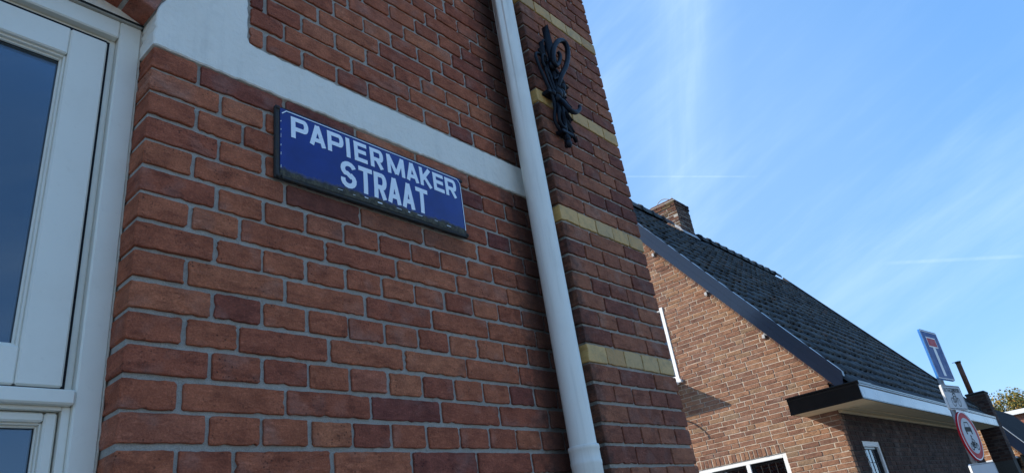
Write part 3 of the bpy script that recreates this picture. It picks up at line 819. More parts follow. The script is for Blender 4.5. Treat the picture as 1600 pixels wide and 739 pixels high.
blade('leaf', (1.404, 1.25), (1.462, 1.165), .010, yo-.002, .010)
blade('leaf', (1.420, 1.44), (1.464, 1.395), .013, yo-.008, -.008)
blade('leaf', (1.414, 1.41), (1.456, 1.365), .012, yo-.010, -.008)
ot('stem', [(1.412, yo, 1.52), (1.414, yo-.004, 1.44), (1.408, yo-.008, 1.36), (1.412, yo-.006, 1.26), (1.410, yo-.002, 1.17), (1.404, yo, 1.128)], [.010, .012, .009])
ot('side_bar', [(1.345, yo, 1.535), (1.326, yo, 1.528), (1.318, yo, 1.505), (1.328, yo-.002, 1.455), (1.346, yo-.004, 1.400), (1.366, yo-.006, 1.340), (1.372, yo-.004, 1.290), (1.360, yo, 1.235), (1.372, yo, 1.200), (1.392, yo, 1.192), (1.398, yo, 1.215), (1.384, yo, 1.228)], [.0060, .0075, .0055])
ot('side_bar', [(1.392, yo, 1.60), (1.382, yo-.002, 1.52), (1.386, yo-.006, 1.43), (1.392, yo-.008, 1.35), (1.384, yo-.006, 1.28), (1.392, yo-.002, 1.23)], [.0050, .0065, .005])
ot('side_bar', [(1.360, yo, 1.545), (1.356, yo-.004, 1.48), (1.372, yo-.006, 1.40), (1.386, yo-.008, 1.34), (1.398, yo-.008, 1.29), (1.420, yo-.006, 1.24)], [.0050, .0060, .005])
ot('side_bar', [(1.435, yo, 1.500), (1.428, yo-.004, 1.45), (1.420, yo-.008, 1.38), (1.425, yo-.008, 1.31), (1.432, yo-.006, 1.26), (1.418, yo-.002, 1.21)], [.0050, .0065, .005])
ot('curl', [(1.392, yo-.012, 1.312), (1.376, yo-.014, 1.262), (1.370, yo-.014, 1.228), (1.380, yo-.014, 1.206), (1.398, yo-.014, 1.206), (1.402, yo-.014, 1.222)], [.006, .0065, .004])
ot('curl', [(1.398, yo-.014, 1.500), (1.424, yo-.018, 1.470), (1.452, yo-.016, 1.440), (1.460, yo-.014, 1.418)], [.0055, .006, .0045])
ot('curl', [(1.462, yo-.014, 1.500), (1.440, yo-.018, 1.468), (1.412, yo-.018, 1.440), (1.390, yo-.014, 1.425)], [.0055, .006, .0045])
ot('curl', [(1.352, yo-.008, 1.470), (1.344, yo-.010, 1.500), (1.352, yo-.012, 1.525), (1.370, yo-.012, 1.528), (1.378, yo-.012, 1.510), (1.368, yo-.012, 1.500)], [.0055, .006, .004])
ot('curl', [(1.376, yo-.006, 1.560), (1.368, yo-.010, 1.590), (1.376, yo-.012, 1.612), (1.390, yo-.012, 1.606)], [.005, .0055, .004])
for lz, lx in ((1.335, 1.466), (1.270, 1.456), (1.430, 1.474)):
    blade('leaf', (1.418, lz+.012), (lx, lz-.012), .009, yo-.014, -.006, .012)
# big scroll standing off the wall: rises from the knot, turns over and curls in
ot('scroll', [(1.412, PY-.030, 1.40), (1.432, PY-.046, 1.455), (1.470, PY-.052, 1.515), (1.502, PY-.053, 1.580), (1.514, PY-.053, 1.640), (1.494, PY-.052, 1.660), (1.452, PY-.052, 1.634), (1.412, PY-.051, 1.578), (1.396, PY-.050, 1.530), (1.394, PY-.049, 1.500), (1.408, PY-.048, 1.492), (1.430, PY-.048, 1.515), (1.448, PY-.048, 1.548), (1.452, PY-.048, 1.570), (1.443, PY-.048, 1.580)], [.0115, .0120, .0075], 12)
ot('hook', [(1.400, PY-.030, 1.345), (1.392, PY-.055, 1.305), (1.388, PY-.070, 1.272), (1.402, PY-.074, 1.258), (1.430, PY-.075, 1.264), (1.458, PY-.074, 1.285), (1.472, PY-.072, 1.302), (1.477, PY-.070, 1.318)], [.010, .0105, .0070], 12)
for kx, kz, kr in ((1.425, 1.375, .019), (1.392, 1.335, .018), (1.428, 1.452, .014), (1.398, 1.495, .016), (1.443, 1.413, .017), (1.404, 1.365, .021), (1.402, 1.135, .015), (1.405, 1.16, .012), (1.415, 1.318, .016), (1.37, 1.352, .012)):
    b = MBd(); n = 12; prof = [(kr*math.sin(math.pi*i/8)+1e-5, -kr*math.cos(math.pi*i/8)) for i in range(9)]
    lathe(b, prof, n); b.v = [(x+kx-OX, y*.8+yo-.012-PY, z*1.1+kz-OZ) for x, y, z in b.v]; b.obj('knob', MIRON, orn)
for bx, bz in ((1.37, 1.352), (1.41, 1.19)):
    b = MBd(); b.bbox((bx-.03-OX, yo-.014-PY, bz-.008-OZ), (bx+.04-OX, -.001, bz+.008-OZ), .003); b.obj('collar', MIRON, orn)

# ------------------------------------------------------------------ neighbour house
XG, YC, YR, YB = 8.5, 1.28, 4.05, 6.82
KS, KR = 1.367, -.198           # roof plane z = KS*y + KR
XF = 17.35
h2 = thing('gable_house', 'brown brick house with steep dark tiled roof, sunlit gable end and boxed eaves gutter', 'house')
B2A = brick_material('brown_brick', [(0, (.175, .090, .062)), (.2, (.222, .112, .072)), (.45, (.256, .131, .081)), (.7, (.284, .148, .088)), (.88, (.304, .168, .096)), (1, (.24, .155, .097))], .45, True)
B2B = brick_material('shaded_brown_brick', [(0, (.036, .019, .015)), (.4, (.055, .027, .020)), (.75, (.070, .035, .025)), (1, (.085, .046, .032))], .45, True)  # same brick as the gable, with the side wall's shade in its colour
BCH = brick_material('mossy_chimney_brick', [(0, (.07, .036, .026)), (.3, (.11, .052, .034)), (.6, (.14, .066, .042)), (.85, (.125, .085, .045)), (1, (.075, .065, .035))], .4, True)
def roofz(y, k): return (KS*y if y <= YR else KS*(2*YR-y)) + k
def column(b, y0, y1, holes, x0, x1, k=-.47):
    z = GZ
    for a, c_ in sorted(holes):
        b.prism([(y0, z), (y1, z), (y1, a), (y0, a)], 0, x0, x1); z = c_
    top = [(y1, roofz(y1, k)), (y0, roofz(y0, k))]
    if y0 < YR < y1: top.insert(1, (YR, roofz(YR, k)))
    b.prism([(y0, z), (y1, z)]+top, 0, x0, x1)
WA = (2.04, 3.64, -1.0, .51); WB = (3.19, 4.91, 1.74, 2.82)
b = MBd()
for y0, y1, hs in ((YC+.02, 2.04, []), (2.04, 3.19, [(WA[2], WA[3])]), (3.19, 3.64, [(WA[2], WA[3]), (WB[2], WB[3])]), (3.64, 4.91, [(WB[2], WB[3])]), (4.91, YB, [])):
    column(b, y0, y1, hs, XG+.006, XG+.26)
b.obj('gable_mortar', MMO2, h2)
b = MBd(); column(b, YC+.006, YB, [], XF-.25, XF); b.obj('far_gable', MMO3, h2)
SWX = (9.08, 9.86, -1.0, .505)
b = MBd(); yy0, yy1 = YC+.0065, YC+.25; zt = .90
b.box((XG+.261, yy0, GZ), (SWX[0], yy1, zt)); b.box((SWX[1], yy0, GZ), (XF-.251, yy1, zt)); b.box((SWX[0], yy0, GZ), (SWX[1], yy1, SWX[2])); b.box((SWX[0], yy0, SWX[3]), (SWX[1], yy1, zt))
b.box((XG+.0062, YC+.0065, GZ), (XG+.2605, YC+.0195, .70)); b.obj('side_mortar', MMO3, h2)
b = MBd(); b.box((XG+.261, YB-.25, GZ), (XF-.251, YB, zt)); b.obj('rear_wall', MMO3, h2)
bk2 = Bricks(); HB = .0607
mg = Matrix(((0, 1, 0), (-1, 0, 0), (0, 0, 1)))
def inhole(lo, hi, z, holes):
    for a, c_, z0_, z1_ in holes:
        if hi > a+.01 and lo < c_-.01 and z0_ < z < z1_: return (a, c_)
    return None
rr = random.Random(21)
r = 0
while True:
    z = GZ+(r+.5)*HB
    if z > 5.3: break
    y = YC
    ymin = YC; first = True; last = None
    # soldier course bands over the windows take their own bricks
    holes = [WA, WB, (WA[0], WA[1], WA[3], WA[3]+.105)]
    lim = 6.82 if z < .9 else None
    while y < YB-.02:
        if first: w = (.10, .155)[rr.randrange(2)] if r % 2 else (.21, .21, .155)[rr.randrange(3)]
        else: w = .10 if rr.random() < .16 else .21
        first = False
        lo, hi = y, y+w; hh = inhole(lo, hi, z, holes)
        if hh:
            if lo < hh[0]-.03: hi = hh[0]; w = hi-lo-.004; nxt = hh[1]
            else: y = hh[1]; continue
        else: nxt = hi+.0105
        hi = lo+w
        yc = (lo+hi)/2
        top_lo = roofz(lo, -.47); top_hi = roofz(hi, -.47)
        if min(top_lo, top_hi) < z-.03 and max(top_lo, top_hi) < z+.15 and not (top_lo > z+.03 or top_hi > z+.03): y = nxt; continue
        if z > top_lo+.0 and z > top_hi: y = nxt; continue
        corner_ = lo == YC
        if lo < 5.1: bk2.add((XG-random.uniform(-.001, .003), yc, z), round(w, 2), .0512, .10 if corner_ else .04, B2A, 1, mg, jit=.0012, tilt=.004)
        y = nxt
    r += 1
y = WA[0]+.028
while y < WA[1]: bk2.add((XG-.001, y, WA[3]+.053), .047, .098, .04, B2A, 1, mg, jit=.002, tilt=.01); y += .0585
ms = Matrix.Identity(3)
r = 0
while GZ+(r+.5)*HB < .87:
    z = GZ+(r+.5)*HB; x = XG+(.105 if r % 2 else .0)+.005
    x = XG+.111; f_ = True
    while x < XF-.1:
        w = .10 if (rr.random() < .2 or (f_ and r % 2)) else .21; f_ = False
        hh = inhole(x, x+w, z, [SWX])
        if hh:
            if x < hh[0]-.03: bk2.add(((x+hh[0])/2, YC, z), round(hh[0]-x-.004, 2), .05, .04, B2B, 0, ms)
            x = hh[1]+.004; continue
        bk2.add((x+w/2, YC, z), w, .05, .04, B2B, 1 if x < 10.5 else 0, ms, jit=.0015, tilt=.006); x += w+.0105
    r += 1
# main chimney stack on the ridge
CX0, CX1, CY0, CY1, CZ1 = 11.82, 12.42, 3.99, 4.62, 6.06
ch = link('chimney', None, h2)
b = MBd(); b.box((CX0+.006, CY0+.006, 4.6), (CX1-.006, CY1-.006, CZ1-.01)); b.obj('chimney_core', MMO, ch)
bkc = Bricks()
z = 4.75; r = 0
while z < CZ1-.02:
    top = z > CZ1-.14; e = .018 if top else 0
    y = CY0; k = 0
    while y < CY1-.04:
        w = min(.10 if (r % 2 and k == 0) else .21, CY1-y); bkc.add((CX0-e, y+w/2, z), round(w-.008, 2), .052, .05, BCH, 1, mg, jit=.003, tilt=.012); y += w; k += 1
    x = CX0+.1 if r % 2 else CX0+.05; x = CX0
    k = 0
    while x < CX1-.04:
        w = min(.10 if (r % 2 == 0 and k == 0) else .21, CX1-x); bkc.add((x+w/2, CY0-e, z), round(w-.008, 2), .052, .10 if k == 0 else .05, BCH if k == 0 else B2B, 1, ms, jit=.003, tilt=.012); x += w; k += 1  # street face of the stack takes the shade-coloured brick
    z += .0625; r += 1
bkc.build(ch, 60, minarea=8)
b = MBd(); b.bbox((CX0+.03, CY0+.03, CZ1-.012), (CX1-.03, CY1-.03, CZ1+.045), .02); b.obj('chimney_cap', BCH, ch)
b = MBd(); b.tube([(CX0+.2, CY0+.33, CZ1), (CX0+.2, CY0+.33, CZ1+.10)], .055, 12)
b.tube(smooth_path([(CX0+.2, CY0+.50, CZ1+.03), (CX0+.2, CY0+.46, CZ1+.15), (CX0+.2, CY0+.33, CZ1+.19), (CX0+.2, CY0+.2, CZ1+.13)]), .010, 6)
b.tube([(CX0+.2, CY0+.12, CZ1+.03), (CX0+.25, CY0+.14, CZ1+.17)], .010, 6); b.tube([(CX0+.3, CY0+.2, CZ1+.03), (CX0+.25, CY0+.14, CZ1+.17)], .010, 6)
b.obj('chimney_cowl', MLEAD, ch)
b = MBd(); b.prism([(CY0-.07, roofz(CY0-.07, KR)+.055), (CY0-.005, roofz(CY0-.005, KR)+.06), (CY0-.005, roofz(CY0-.005, KR)+.09)], 0, CX0-.03, CX1+.03)
b.prism([(CY0-.02, roofz(CY0-.02, KR)+.06), (CY0+.12, roofz(YR, KR)+.10), (CY0+.12, roofz(YR, KR)+.17), (CY0+.02, roofz(CY0, KR)+.15)], 0, CX0-.02, CX0-.002); b.obj('lead_flashing', MLEAD, ch)

# roof slabs, verge boards, soffits
rf = link('roof', None, h2)
XV, XV2 = 8.2, 17.5
b = MBd()
b.prism([(.90, roofz(.90, KR)-.10), (YR, roofz(YR, KR)-.10), (2*YR-.90, roofz(.90, KR)-.10), (2*YR-.90, roofz(.90, KR)-.16), (YR, roofz(YR, KR)-.19), (.90, roofz(.90, KR)-.16)], 0, XV+.03, XV2-.03)
b.obj('roof_deck', MBLKP, rf)
for xx0, xx1 in ((XV, XV+.028), (XV2-.03, XV2)):
    b = MBd()
    far = xx0 > 10; k0, k1 = KR-.005+(.05 if far else 0), -.46
    for sgn in (1, -1):
        Y = (lambda y: y) if sgn == 1 else (lambda y: 2*YR-y)
        y0_ = .96
        pol = [(Y(y0_+.05), roofz(y0_+.05, k0)), (Y(YR), roofz(YR, k0)), (Y(YR), roofz(YR, k1)), (Y(y0_+.10), roofz(y0_+.10, k1))]
        b.prism(pol, 0, xx0, xx1)
    b.obj('bargeboard', MBARGE, rf)
    b = MBd()
    for sgn in (1, -1):
        Y = (lambda y: y) if sgn == 1 else (lambda y: 2*YR-y)
        b.prism([(Y(1.0), roofz(1.0, KR-.004)), (Y(YR), roofz(YR, KR-.004)), (Y(YR), roofz(YR, KR+(.10 if far else .056))), (Y(1.0), roofz(1.0, KR+(.10 if far else .056)))], 0, xx0-.012, xx1+.03)
        b.prism([(Y(1.04), roofz(1.04, k1+.15)), (Y(YR), roofz(YR, k1+.15)), (Y(YR), roofz(YR, k1+.142)), (Y(1.04), roofz(1.04, k1+.142))], 0, xx0-.004, xx0-.0005)
    b.obj('verge_trim', MBLACKBACK if far else MBARGE, rf)
# sloping soffit and moulding from board to gable wall
b = MBd()
for Y in ((lambda y: y), (lambda y: 2*YR-y)):
    ya = 1.15
    vs = [(XV+.029, Y(ya), roofz(ya, -.455)), (XV+.029, Y(YR), roofz(YR, -.455)), (XG+.003, Y(YR), roofz(YR, -.575)), (XG+.003, Y(ya), roofz(ya, -.575)),
          (XV+.029, Y(ya), roofz(ya, -.43)), (XV+.029, Y(YR), roofz(YR, -.43)), (XG+.003, Y(YR), roofz(YR, -.50)), (XG+.003, Y(ya), roofz(ya, -.50))]
    b.add(vs, [(0,1,2,3),(4,5,6,7),(0,1,5,4),(1,2,6,5),(2,3,7,6),(3,0,4,7)])
b.obj('verge_soffit', MBARGE, rf)
for y_ in (3.115, 2.47, 1.86):
    b = MBd(); zb_ = 1.3427*y_-.573; b.bbox((XG-.035, y_-.020, zb_-.002), (XG-.002, y_+.020, zb_+.05), .005)
    o = b.obj('purlin_end', MSG, rf)

# pantiles
SA = math.atan(KS); ca, sa = math.cos(SA), math.sin(SA)
TW, TL = .232, .2505
def tile_mesh():
    b = MBd(); prof = []; n = 9; w = TW+.022
    for i in range(n):
        t = i/(n-1); x = -w/2+w*t
        zz = .027*math.sin(2*math.pi*(t*1.0-.12))+ (.010 if t > .8 else 0)
        prof.append((x, zz))
    vs = []
    Lt = TL+.055
    for (v_, up) in ((0, .040), (Lt*.5, .019), (Lt, -.005)):
        for x, zz in prof: vs.append((x, v_, zz+up))
    for x, zz in prof: vs.append((x, .001, zz+.040-.026))
    fs = [(j*n+i, j*n+i+1, (j+1)*n+i+1, (j+1)*n+i) for j in range(2) for i in range(n-1)]
    fs += [(3*n+i, 3*n+i+1, i+1, i) for i in range(n-1)]
    fs += [(0, n, 2*n, 3*n), (n-1, 2*n-1, 3*n-1)[::-1] + (4*n-1,)]
    b.add(vs, fs, 0, True); return b
m = Mat('glazed_dark_tile', rough=.5, spec=.28); v = m.coords(True)
c = m.ramp(m.rnd(), [(0, (.012, .013, .015)), (.35, (.026, .028, .030)), (.7, (.044, .046, .047)), (.9, (.060, .061, .058)), (1, (.075, .046, .035))])
c = m.mix(m.g(m.noise(v, 8, 5, .7), .5, .72, 0, .55), c, (.045, .055, .052))
c = m.mix(m.g(m.noise(v, 30, 4, .7), .58, .72, 0, .5), c, (.012, .013, .013))
MTI = m.done(c, m.bump(m.noise(v, 40, 4, .6), .004, .6), m.g(m.noise(v, 10, 3), .3, .7, .45, .8))
tb = tile_mesh(); tme = tb.mesh('roof_tile', MTI)
rt = Matrix(((1, 0, 0), (0, ca, -sa), (0, sa, ca)))     # local x along the eave, y up the slope, z outwards
tiles = []
nrow = 21; s0 = (0.885-0)/ca; y_e = .885
for j in range(nrow):
    yb = y_e + j*TL*ca; zb_ = KS*yb+KR
    x = XV+.06+.127
    while x < XV2-.08:
        if not (CX0-.02 < x < CX1+.02 and yb+TL*ca > CY0-.05):
            p = Vector((x, yb, zb_)) + rt @ Vector((random.gauss(0, .003), random.gauss(0, .006), -.012+random.gauss(0, .0035)))
            tiles.append((p, rt @ Matrix.Rotation(random.gauss(0, .010), 3, 'Z') @ Matrix.Rotation(random.gauss(0, .010), 3, 'X') @ Matrix.Rotation(random.gauss(0, .014), 3, 'Y')))
        x += TW
def vis(p):
    q_ = pxy(p); return q_ and -20 < q_[0] < 1620 and -20 < q_[1] < 760
def pilaster_hidden(q_): return q_[0] < 975+.235*(q_[1]-250)
tv = []
for i, (p, m3) in enumerate(tiles):
    q_ = pxy(p)
    if vis(p) and not pilaster_hidden(q_): tv.append((q_[2], i))
tv.sort(); keep = {i for _, i in tv[:300]}
ts = MBd()
for i, (p, m3) in enumerate(tiles):
    if i in keep:
        o = link('roof_tile', tme, rf); o.matrix_local = Matrix.Translation(p) @ m3.to_4x4()
    else: ts.add([m3 @ Vector(v_)+p for v_ in tb.v], tb.f, 0, True)
o = ts.obj('roof_tiles', MTI, rf); o['kind'] = 'stuff'
b = MBd()  # rear slope, one sheet of tiles out of sight
b.prism([(YR, roofz(YR, KR)), (2*YR-.9, roofz(.9, KR)), (2*YR-.9, roofz(.9, KR)-.08), (YR, roofz(YR, KR)-.08)], 0, XV+.03, XV2-.03); b.obj('rear_slope', MTI, rf)
def ridge_mesh():
    b = MBd(); n = 8; vs = []
    for xx, rr_ in ((0, .125), (.06, .128), (.061, .112), (.43, .104)):
        for k in range(n+1):
            a = math.pi*(-.10+1.20*k/n); vs.append((xx, rr_*math.cos(a), rr_*math.sin(a)))
    fs = [(j*(n+1)+k, j*(n+1)+k+1, (j+1)*(n+1)+k+1, (j+1)*(n+1)+k) for j in range(3) for k in range(n)]
    b.add(vs, fs, 0, True); b.f.append(tuple(range(n+1))); b.mi.append(0); b.sm.append(False)
    return b.mesh('ridge_tile', MTI)
rme = ridge_mesh(); x = XV
while x < XV2-.5:
    if not (CX0-.42 < x < CX1-.02):
        o = link('ridge_tile', rme, rf); o.location = (x, YR+random.gauss(0, .004), roofz(YR, KR)-.008+random.gauss(0, .004)); o.rotation_euler = (0, random.gauss(0, .012), 0)
    x += .40

# boxed eaves gutter wrapping round the gable corner
EX0, EY0, EZ0, EZ1 = 7.97, .815, .843, 1.035
gt = link('eaves_box', None, h2)
b = MBd()
b.bbox((EX0+.012, EY0+.012, EZ0+.018), (EX0+.022, 1.652, EZ1-.004), .002); b.obj('end_board', MBLKP, gt)
b = MBd(); b.bbox((EX0+.003, EY0+.004, EZ0-.001), (EX0+.02, 1.655, EZ0+.024), .003); b.bbox((EX0-.006, EY0-.006, EZ1-.004), (XG-.002, 1.66, EZ1+.012), .003); b.bbox((EX0+.006, EY0+.006, EZ1-.03), (EX0+.02, 1.653, EZ1-.0045), .003); b.bbox((EX0+.02, 1.640, EZ0+.002), (XG-.002, 1.652, EZ1-.005), .002)
b.obj('end_trim', MBLKP, gt)
b = MBd(); b.bbox((EX0+.0225, EY0+.006, EZ0+.012), (XV2, EY0+.02, EZ1-.048), .003); b.obj('fascia_board', MFASCIA, gt)
b = MBd(); b.bbox((EX0+.0225, EY0-.004, EZ1-.036), (XV2, EY0+.02, EZ1-.020), .004); b.obj('gutter_lip', MFASCIA, gt)
b = MBd(); b.box((EX0+.0225, EY0+.012, EZ1-.0475), (XV2, EY0+.02, EZ1-.0365)); b.bbox((EX0-.004, EY0-.007, EZ1-.0195), (XV2, EY0+.03, EZ1+.002), .003); b.bbox((EX0+.021, EY0+.002, EZ0-.002), (XV2, EY0+.016, EZ0+.0115), .003); b.obj('dark_trim', MBLKP, gt)
b = MBd(); b.box((EX0+.023, EY0+.021, EZ0+.004), (XG-.003, 1.639, EZ0+.014)); b.box((XG-.003, EY0+.021, EZ0+.0045), (XV2-.02, YC-.002, EZ0+.0142)); b.obj('soffit_board', MSOFF, gt)
b = MBd(); b.bbox((XG+.01, YC-.045, EZ0-.028), (XV2-.3, YC-.004, EZ0+.0035), .004); b.bbox((XG+.01, YC-.17, EZ0-.006), (XV2-.3, YC-.155, EZ0+.0038), .002); b.obj('soffit_trim', MSOFF, gt)
b = MBd(); b.box((EX0+.025, EY0+.03, EZ1-.03), (XG+.2, 1.63, EZ1-.006)); b.box((XG+.2, EY0+.03, EZ1-.031), (XV2-.01, 1.2, EZ1-.007)); b.obj('box_lid', MBLKP, gt)
b = MBd(); b.bbox((XV2-.001, EY0+.0, EZ0), (XV2+.012, YC, EZ1), .003); b.obj('far_end_board', MFASCIA, gt)

# windows
def house_window(name, axis_, lo, hi, z0_, z1_, face, mull, fw_=.055, leaded=True, curtain=False, proud=.0):
    w_ = link(name, None, h2)
    def P3(u, d, z):
        return (face+d, u, z) if axis_ == 'y' else (u, face+d, z)
    def bb(b, u0, u1, d0, d1, z0, z1, bv=.003):
        p, q_ = P3(u0, d0, z0), P3(u1, d1, z1); b.bbox([min(a, c_) for a, c_ in zip(p, q_)], [max(a, c_) for a, c_ in zip(p, q_)], bv)
    b = MBd(); d0 = .02-proud
    bb(b, lo, lo+fw_, d0, .10, z0_, z1_); bb(b, hi-fw_, hi, d0, .10, z0_, z1_); bb(b, lo+fw_+.0005, hi-fw_-.0005, d0+.001, .10, z1_-fw_, z1_); bb(b, lo+fw_+.0005, hi-fw_-.0005, d0+.001, .10, z0_, z0_+fw_)
    for mm in mull: bb(b, mm-fw_*.5, mm+fw_*.5, d0+.002, .10, z0_+fw_+.0005, z1_-fw_-.0005)
    b.obj('window_frame', MWHITE, w_)
    b = MBd(); es = [lo+fw_] + [e for mm in mull for e in (mm-fw_*.5, mm+fw_*.5)] + [hi-fw_]
    for a, c_ in zip(es[::2], es[1::2]):
        bb(b, a+.0006, a+.03, .045, .09, z0_+fw_, z1_-fw_); bb(b, c_-.03, c_-.0006, .045, .09, z0_+fw_, z1_-fw_); bb(b, a+.0305, c_-.0305, .046, .09, z1_-fw_-.03, z1_-fw_-.0005); bb(b, a+.0305, c_-.0305, .046, .09, z0_+fw_+.0005, z0_+fw_+.03)
    b.obj('sash', MBLKP, w_)
    for a, c_ in zip(es[::2], es[1::2]):
        b = MBd(); bb(b, a+.03, c_-.03, .068, .073, z0_+fw_+.03, z1_-fw_-.03, .0005); pn = b.obj('pane', MGL2, w_)
        if leaded:
            b = MBd(); wd = c_-a-.06
            for k in range(1, 4): u = a+.03+wd*k/4; bb(b, u-.003, u+.003, .062, .0675, z0_+fw_+.03, z1_-fw_-.03, .001)
            z = z1_-fw_-.03-.16
            while z > z0_+fw_+.05: bb(b, a+.03, c_-.03, .0625, .0674, z-.003, z+.003, .001); z -= .22
            b.obj('lead_came', MBLACKBACK, pn)
    b = MBd(); bb(b, lo+.01, hi-.01, .25, .26, z0_+.01, z1_-.01, .001)
    b.obj('dark_interior', MDARKIN, w_)
    if curtain:
        b = MBd(); n = 40; vs = []
        for i in range(n+1):
            u = lo+.09+(hi-lo-.24)*i/n
            for zz in (z0_+.06, z1_-.14): vs.append(P3(u, .13+.012*math.sin(i*1.9), zz))
        b.add(vs, [(2*i, 2*i+1, 2*i+3, 2*i+2) for i in range(n)], 0, True); link('curtain', b.mesh('curtain', MCURT, fix=False), w_)
    b = MBd(); bb(b, lo-.03, hi+.03, -.045, .10, z0_-.05, z0_-.001, .006); b.obj('window_sill', MWHITE, w_)
    return w_
house_window('window', 'y', WA[0], WA[1], WA[2], WA[3], XG, (2.57, 3.11))
wu = house_window('window', 'y', WB[0], WB[1], WB[2], WB[3], XG, (3.75, 4.35), .05, False, False, .035)
house_window('window', 'x', SWX[0], SWX[1], SWX[2], SWX[3], YC, (), .07, True, True)
# thin concrete canopy below the upper window, with an iron stay (only its shadow and end show)
b = MBd(); b.bbox((XG-.60, 3.215, 1.668), (XG-.001, 5.6, 1.705), .006); b.obj('canopy', MWHITE, h2)
b = MBd(); b.tube(smooth_path([(XG-.002, 3.30, 1.20), (XG-.16, 3.30, 1.215), (XG-.27, 3.30, 1.16), (XG-.30, 3.30, 1.10)]), .012, 8); b.obj('iron_hook', MIRON, h2)

# outside chimney breast at the far gable, with a rusty flue
bch = link('chimney', None, h2)
FX0, FX1, FY0, FY1, FZ1 = 17.62, 18.1, .83, 1.20, 1.60
b = MBd(); b.box((FX0+.006, FY0+.006, GZ), (FX1-.004, FY1-.006, FZ1-.02)); b.obj('chimney_core', MMO3, bch)
bkf = Bricks(); z = .2; r = 0
while z < FZ1-.03:
    wa = .21 if r % 2 else .10; bkf.add((FX0, FY0+wa/2, z), wa-.005, .052, .10, B2B, 1, mg, jit=.001); bkf.add((FX0, FY0+wa+(.37-wa)/2, z), .37-wa-.005, .052, .10, B2B, 1, mg, jit=.001)
    bkf.add((FX0+.295, FY0, z), .36, .052, .04, B2B, 1, ms, jit=.002); z += .0625; r += 1
bkf.build(bch, 60, minarea=8)
b = MBd(); b.bbox((FX0-.012, FY0-.012, FZ1-.035), (FX1+.01, FY1+.012, FZ1+.012), .025); b.obj('chimney_cap', MBLACKBACK, bch)
fp = Vector((FX0+.12, 1.09, FZ1))
b = MBd(); b.tube([(fp.x, fp.y, FZ1), (fp.x, fp.y, FZ1+.72)], .052, 14); b.obj('flue', MRUST, bch)
b = MBd(); lathe(b, [(.052, FZ1+.70), (.062, FZ1+.70), (.062, FZ1+.735), (.0, FZ1+.745)], 14, fp.x, fp.y); b.box((fp.x-.03, fp.y+.02, FZ1+.728), (fp.x+.02, fp.y+.11, FZ1+.733)); b.obj('flue_cap', MBLACKBACK, bch)
bk2n = bk2.build(h2, 296, minarea=12); print('house2', bk2n, 'tiles', len(tiles), len(tv))

# ------------------------------------------------------------------ house beyond
h3 = thing('brick_annex', 'low brick building with dark lean-to roof and sunlit wall sliver at right edge', 'building')
X3 = 22.0; K3 = 1.53; yc3 = 1.17
YT3 = 1.78
def r3(y, k): return K3*min(y, YT3)+k
b = MBd(); b.prism([(yc3, GZ), (6.03, GZ), (6.03, r3(6.03, -1.3)), (YT3, r3(YT3, -1.3)), (yc3, r3(yc3, -1.3))], 0, X3+.006, 30.0); b.obj('wall', MMO2, h3)
bk3 = Bricks(); z = GZ+.03; r = 0
B3A = brick_material('orange_brown_brick', [(0, (.22, .10, .05)), (.4, (.34, .17, .085)), (.75, (.41, .22, .11)), (1, (.36, .23, .13))], .3, False)
while z < 3.9:
    y = yc3+(.10 if r % 2 else 0)
    if r % 2 and r3(yc3, -1.3) > z-.02: bk3.add((X3, yc3+.045, z), .09, .051, .09, B3A, 0, mg)
    while y < 3.4:
        if r3(y, -1.3) > z-.02: bk3.add((X3, y+.105, z), .205, .051, .04, B3A, 0, mg, jit=.003, tilt=.01)
        y += .215
    z += .0615; r += 1
bk3.build(h3, 150, minarea=8)
b = MBd(); b.prism([(.62, r3(.62, -.86)), (YT3, r3(YT3, -.86)), (YT3, r3(YT3, -1.02)), (.62, r3(.62, -1.02))], 0, 21.66, 30.3); b.prism([(YT3, r3(3.6, -.86)), (6.3, r3(6.58, -.86)), (6.3, r3(6.58, -1.02)), (YT3, r3(3.6, -1.02))], 0, 21.66, 30.3); b.obj('roof', MMATT, h3)
b = MBd(); b.prism([(.62, r3(.62, -.85)), (YT3, r3(YT3, -.85)), (6.3, r3(6.3, -.85)), (6.3, r3(3.6, -1.30)), (YT3, r3(3.6, -1.30)), (.62, r3(.62, -1.30))], 0, 21.60, 21.655); b.obj('bargeboard', MBARGE, h3)
b = MBd(); b.prism([(.60, r3(.60, -.845)), (YT3, r3(YT3, -.845)), (YT3, r3(YT3, -.82)), (.60, r3(.60, -.82))], 0, 21.59, 21.67); b.obj('verge_trim', MPOLE, h3)
b = MBd(); b.add([(21.655, .9, r3(.9, -1.30)), (21.655, YT3, r3(3.6, -1.30)), (X3+.004, YT3, r3(3.6, -1.44)), (X3+.004, .9, r3(.9, -1.44)), (21.655, .9, r3(.9, -1.1)), (21.655, YT3, r3(3.6, -1.1)), (X3+.004, YT3, r3(3.6, -1.1)), (X3+.004, .9, r3(.9, -1.1))], [(0,1,2,3),(4,5,6,7),(0,1,5,4),(1,2,6,5),(2,3,7,6),(3,0,4,7)]); b.obj('verge_soffit', MBLKP, h3)
b = MBd(); b.bbox((21.2, 1.20, .27), (X3-.002, 3.4, .315), .006); b.obj('porch_edge', MWHITE, h3)
b = MBd(); b.bbox((21.2, 1.20, .02), (X3-.002, 3.4, .268), .006); b.obj('porch_roof', MBLKP, h3)

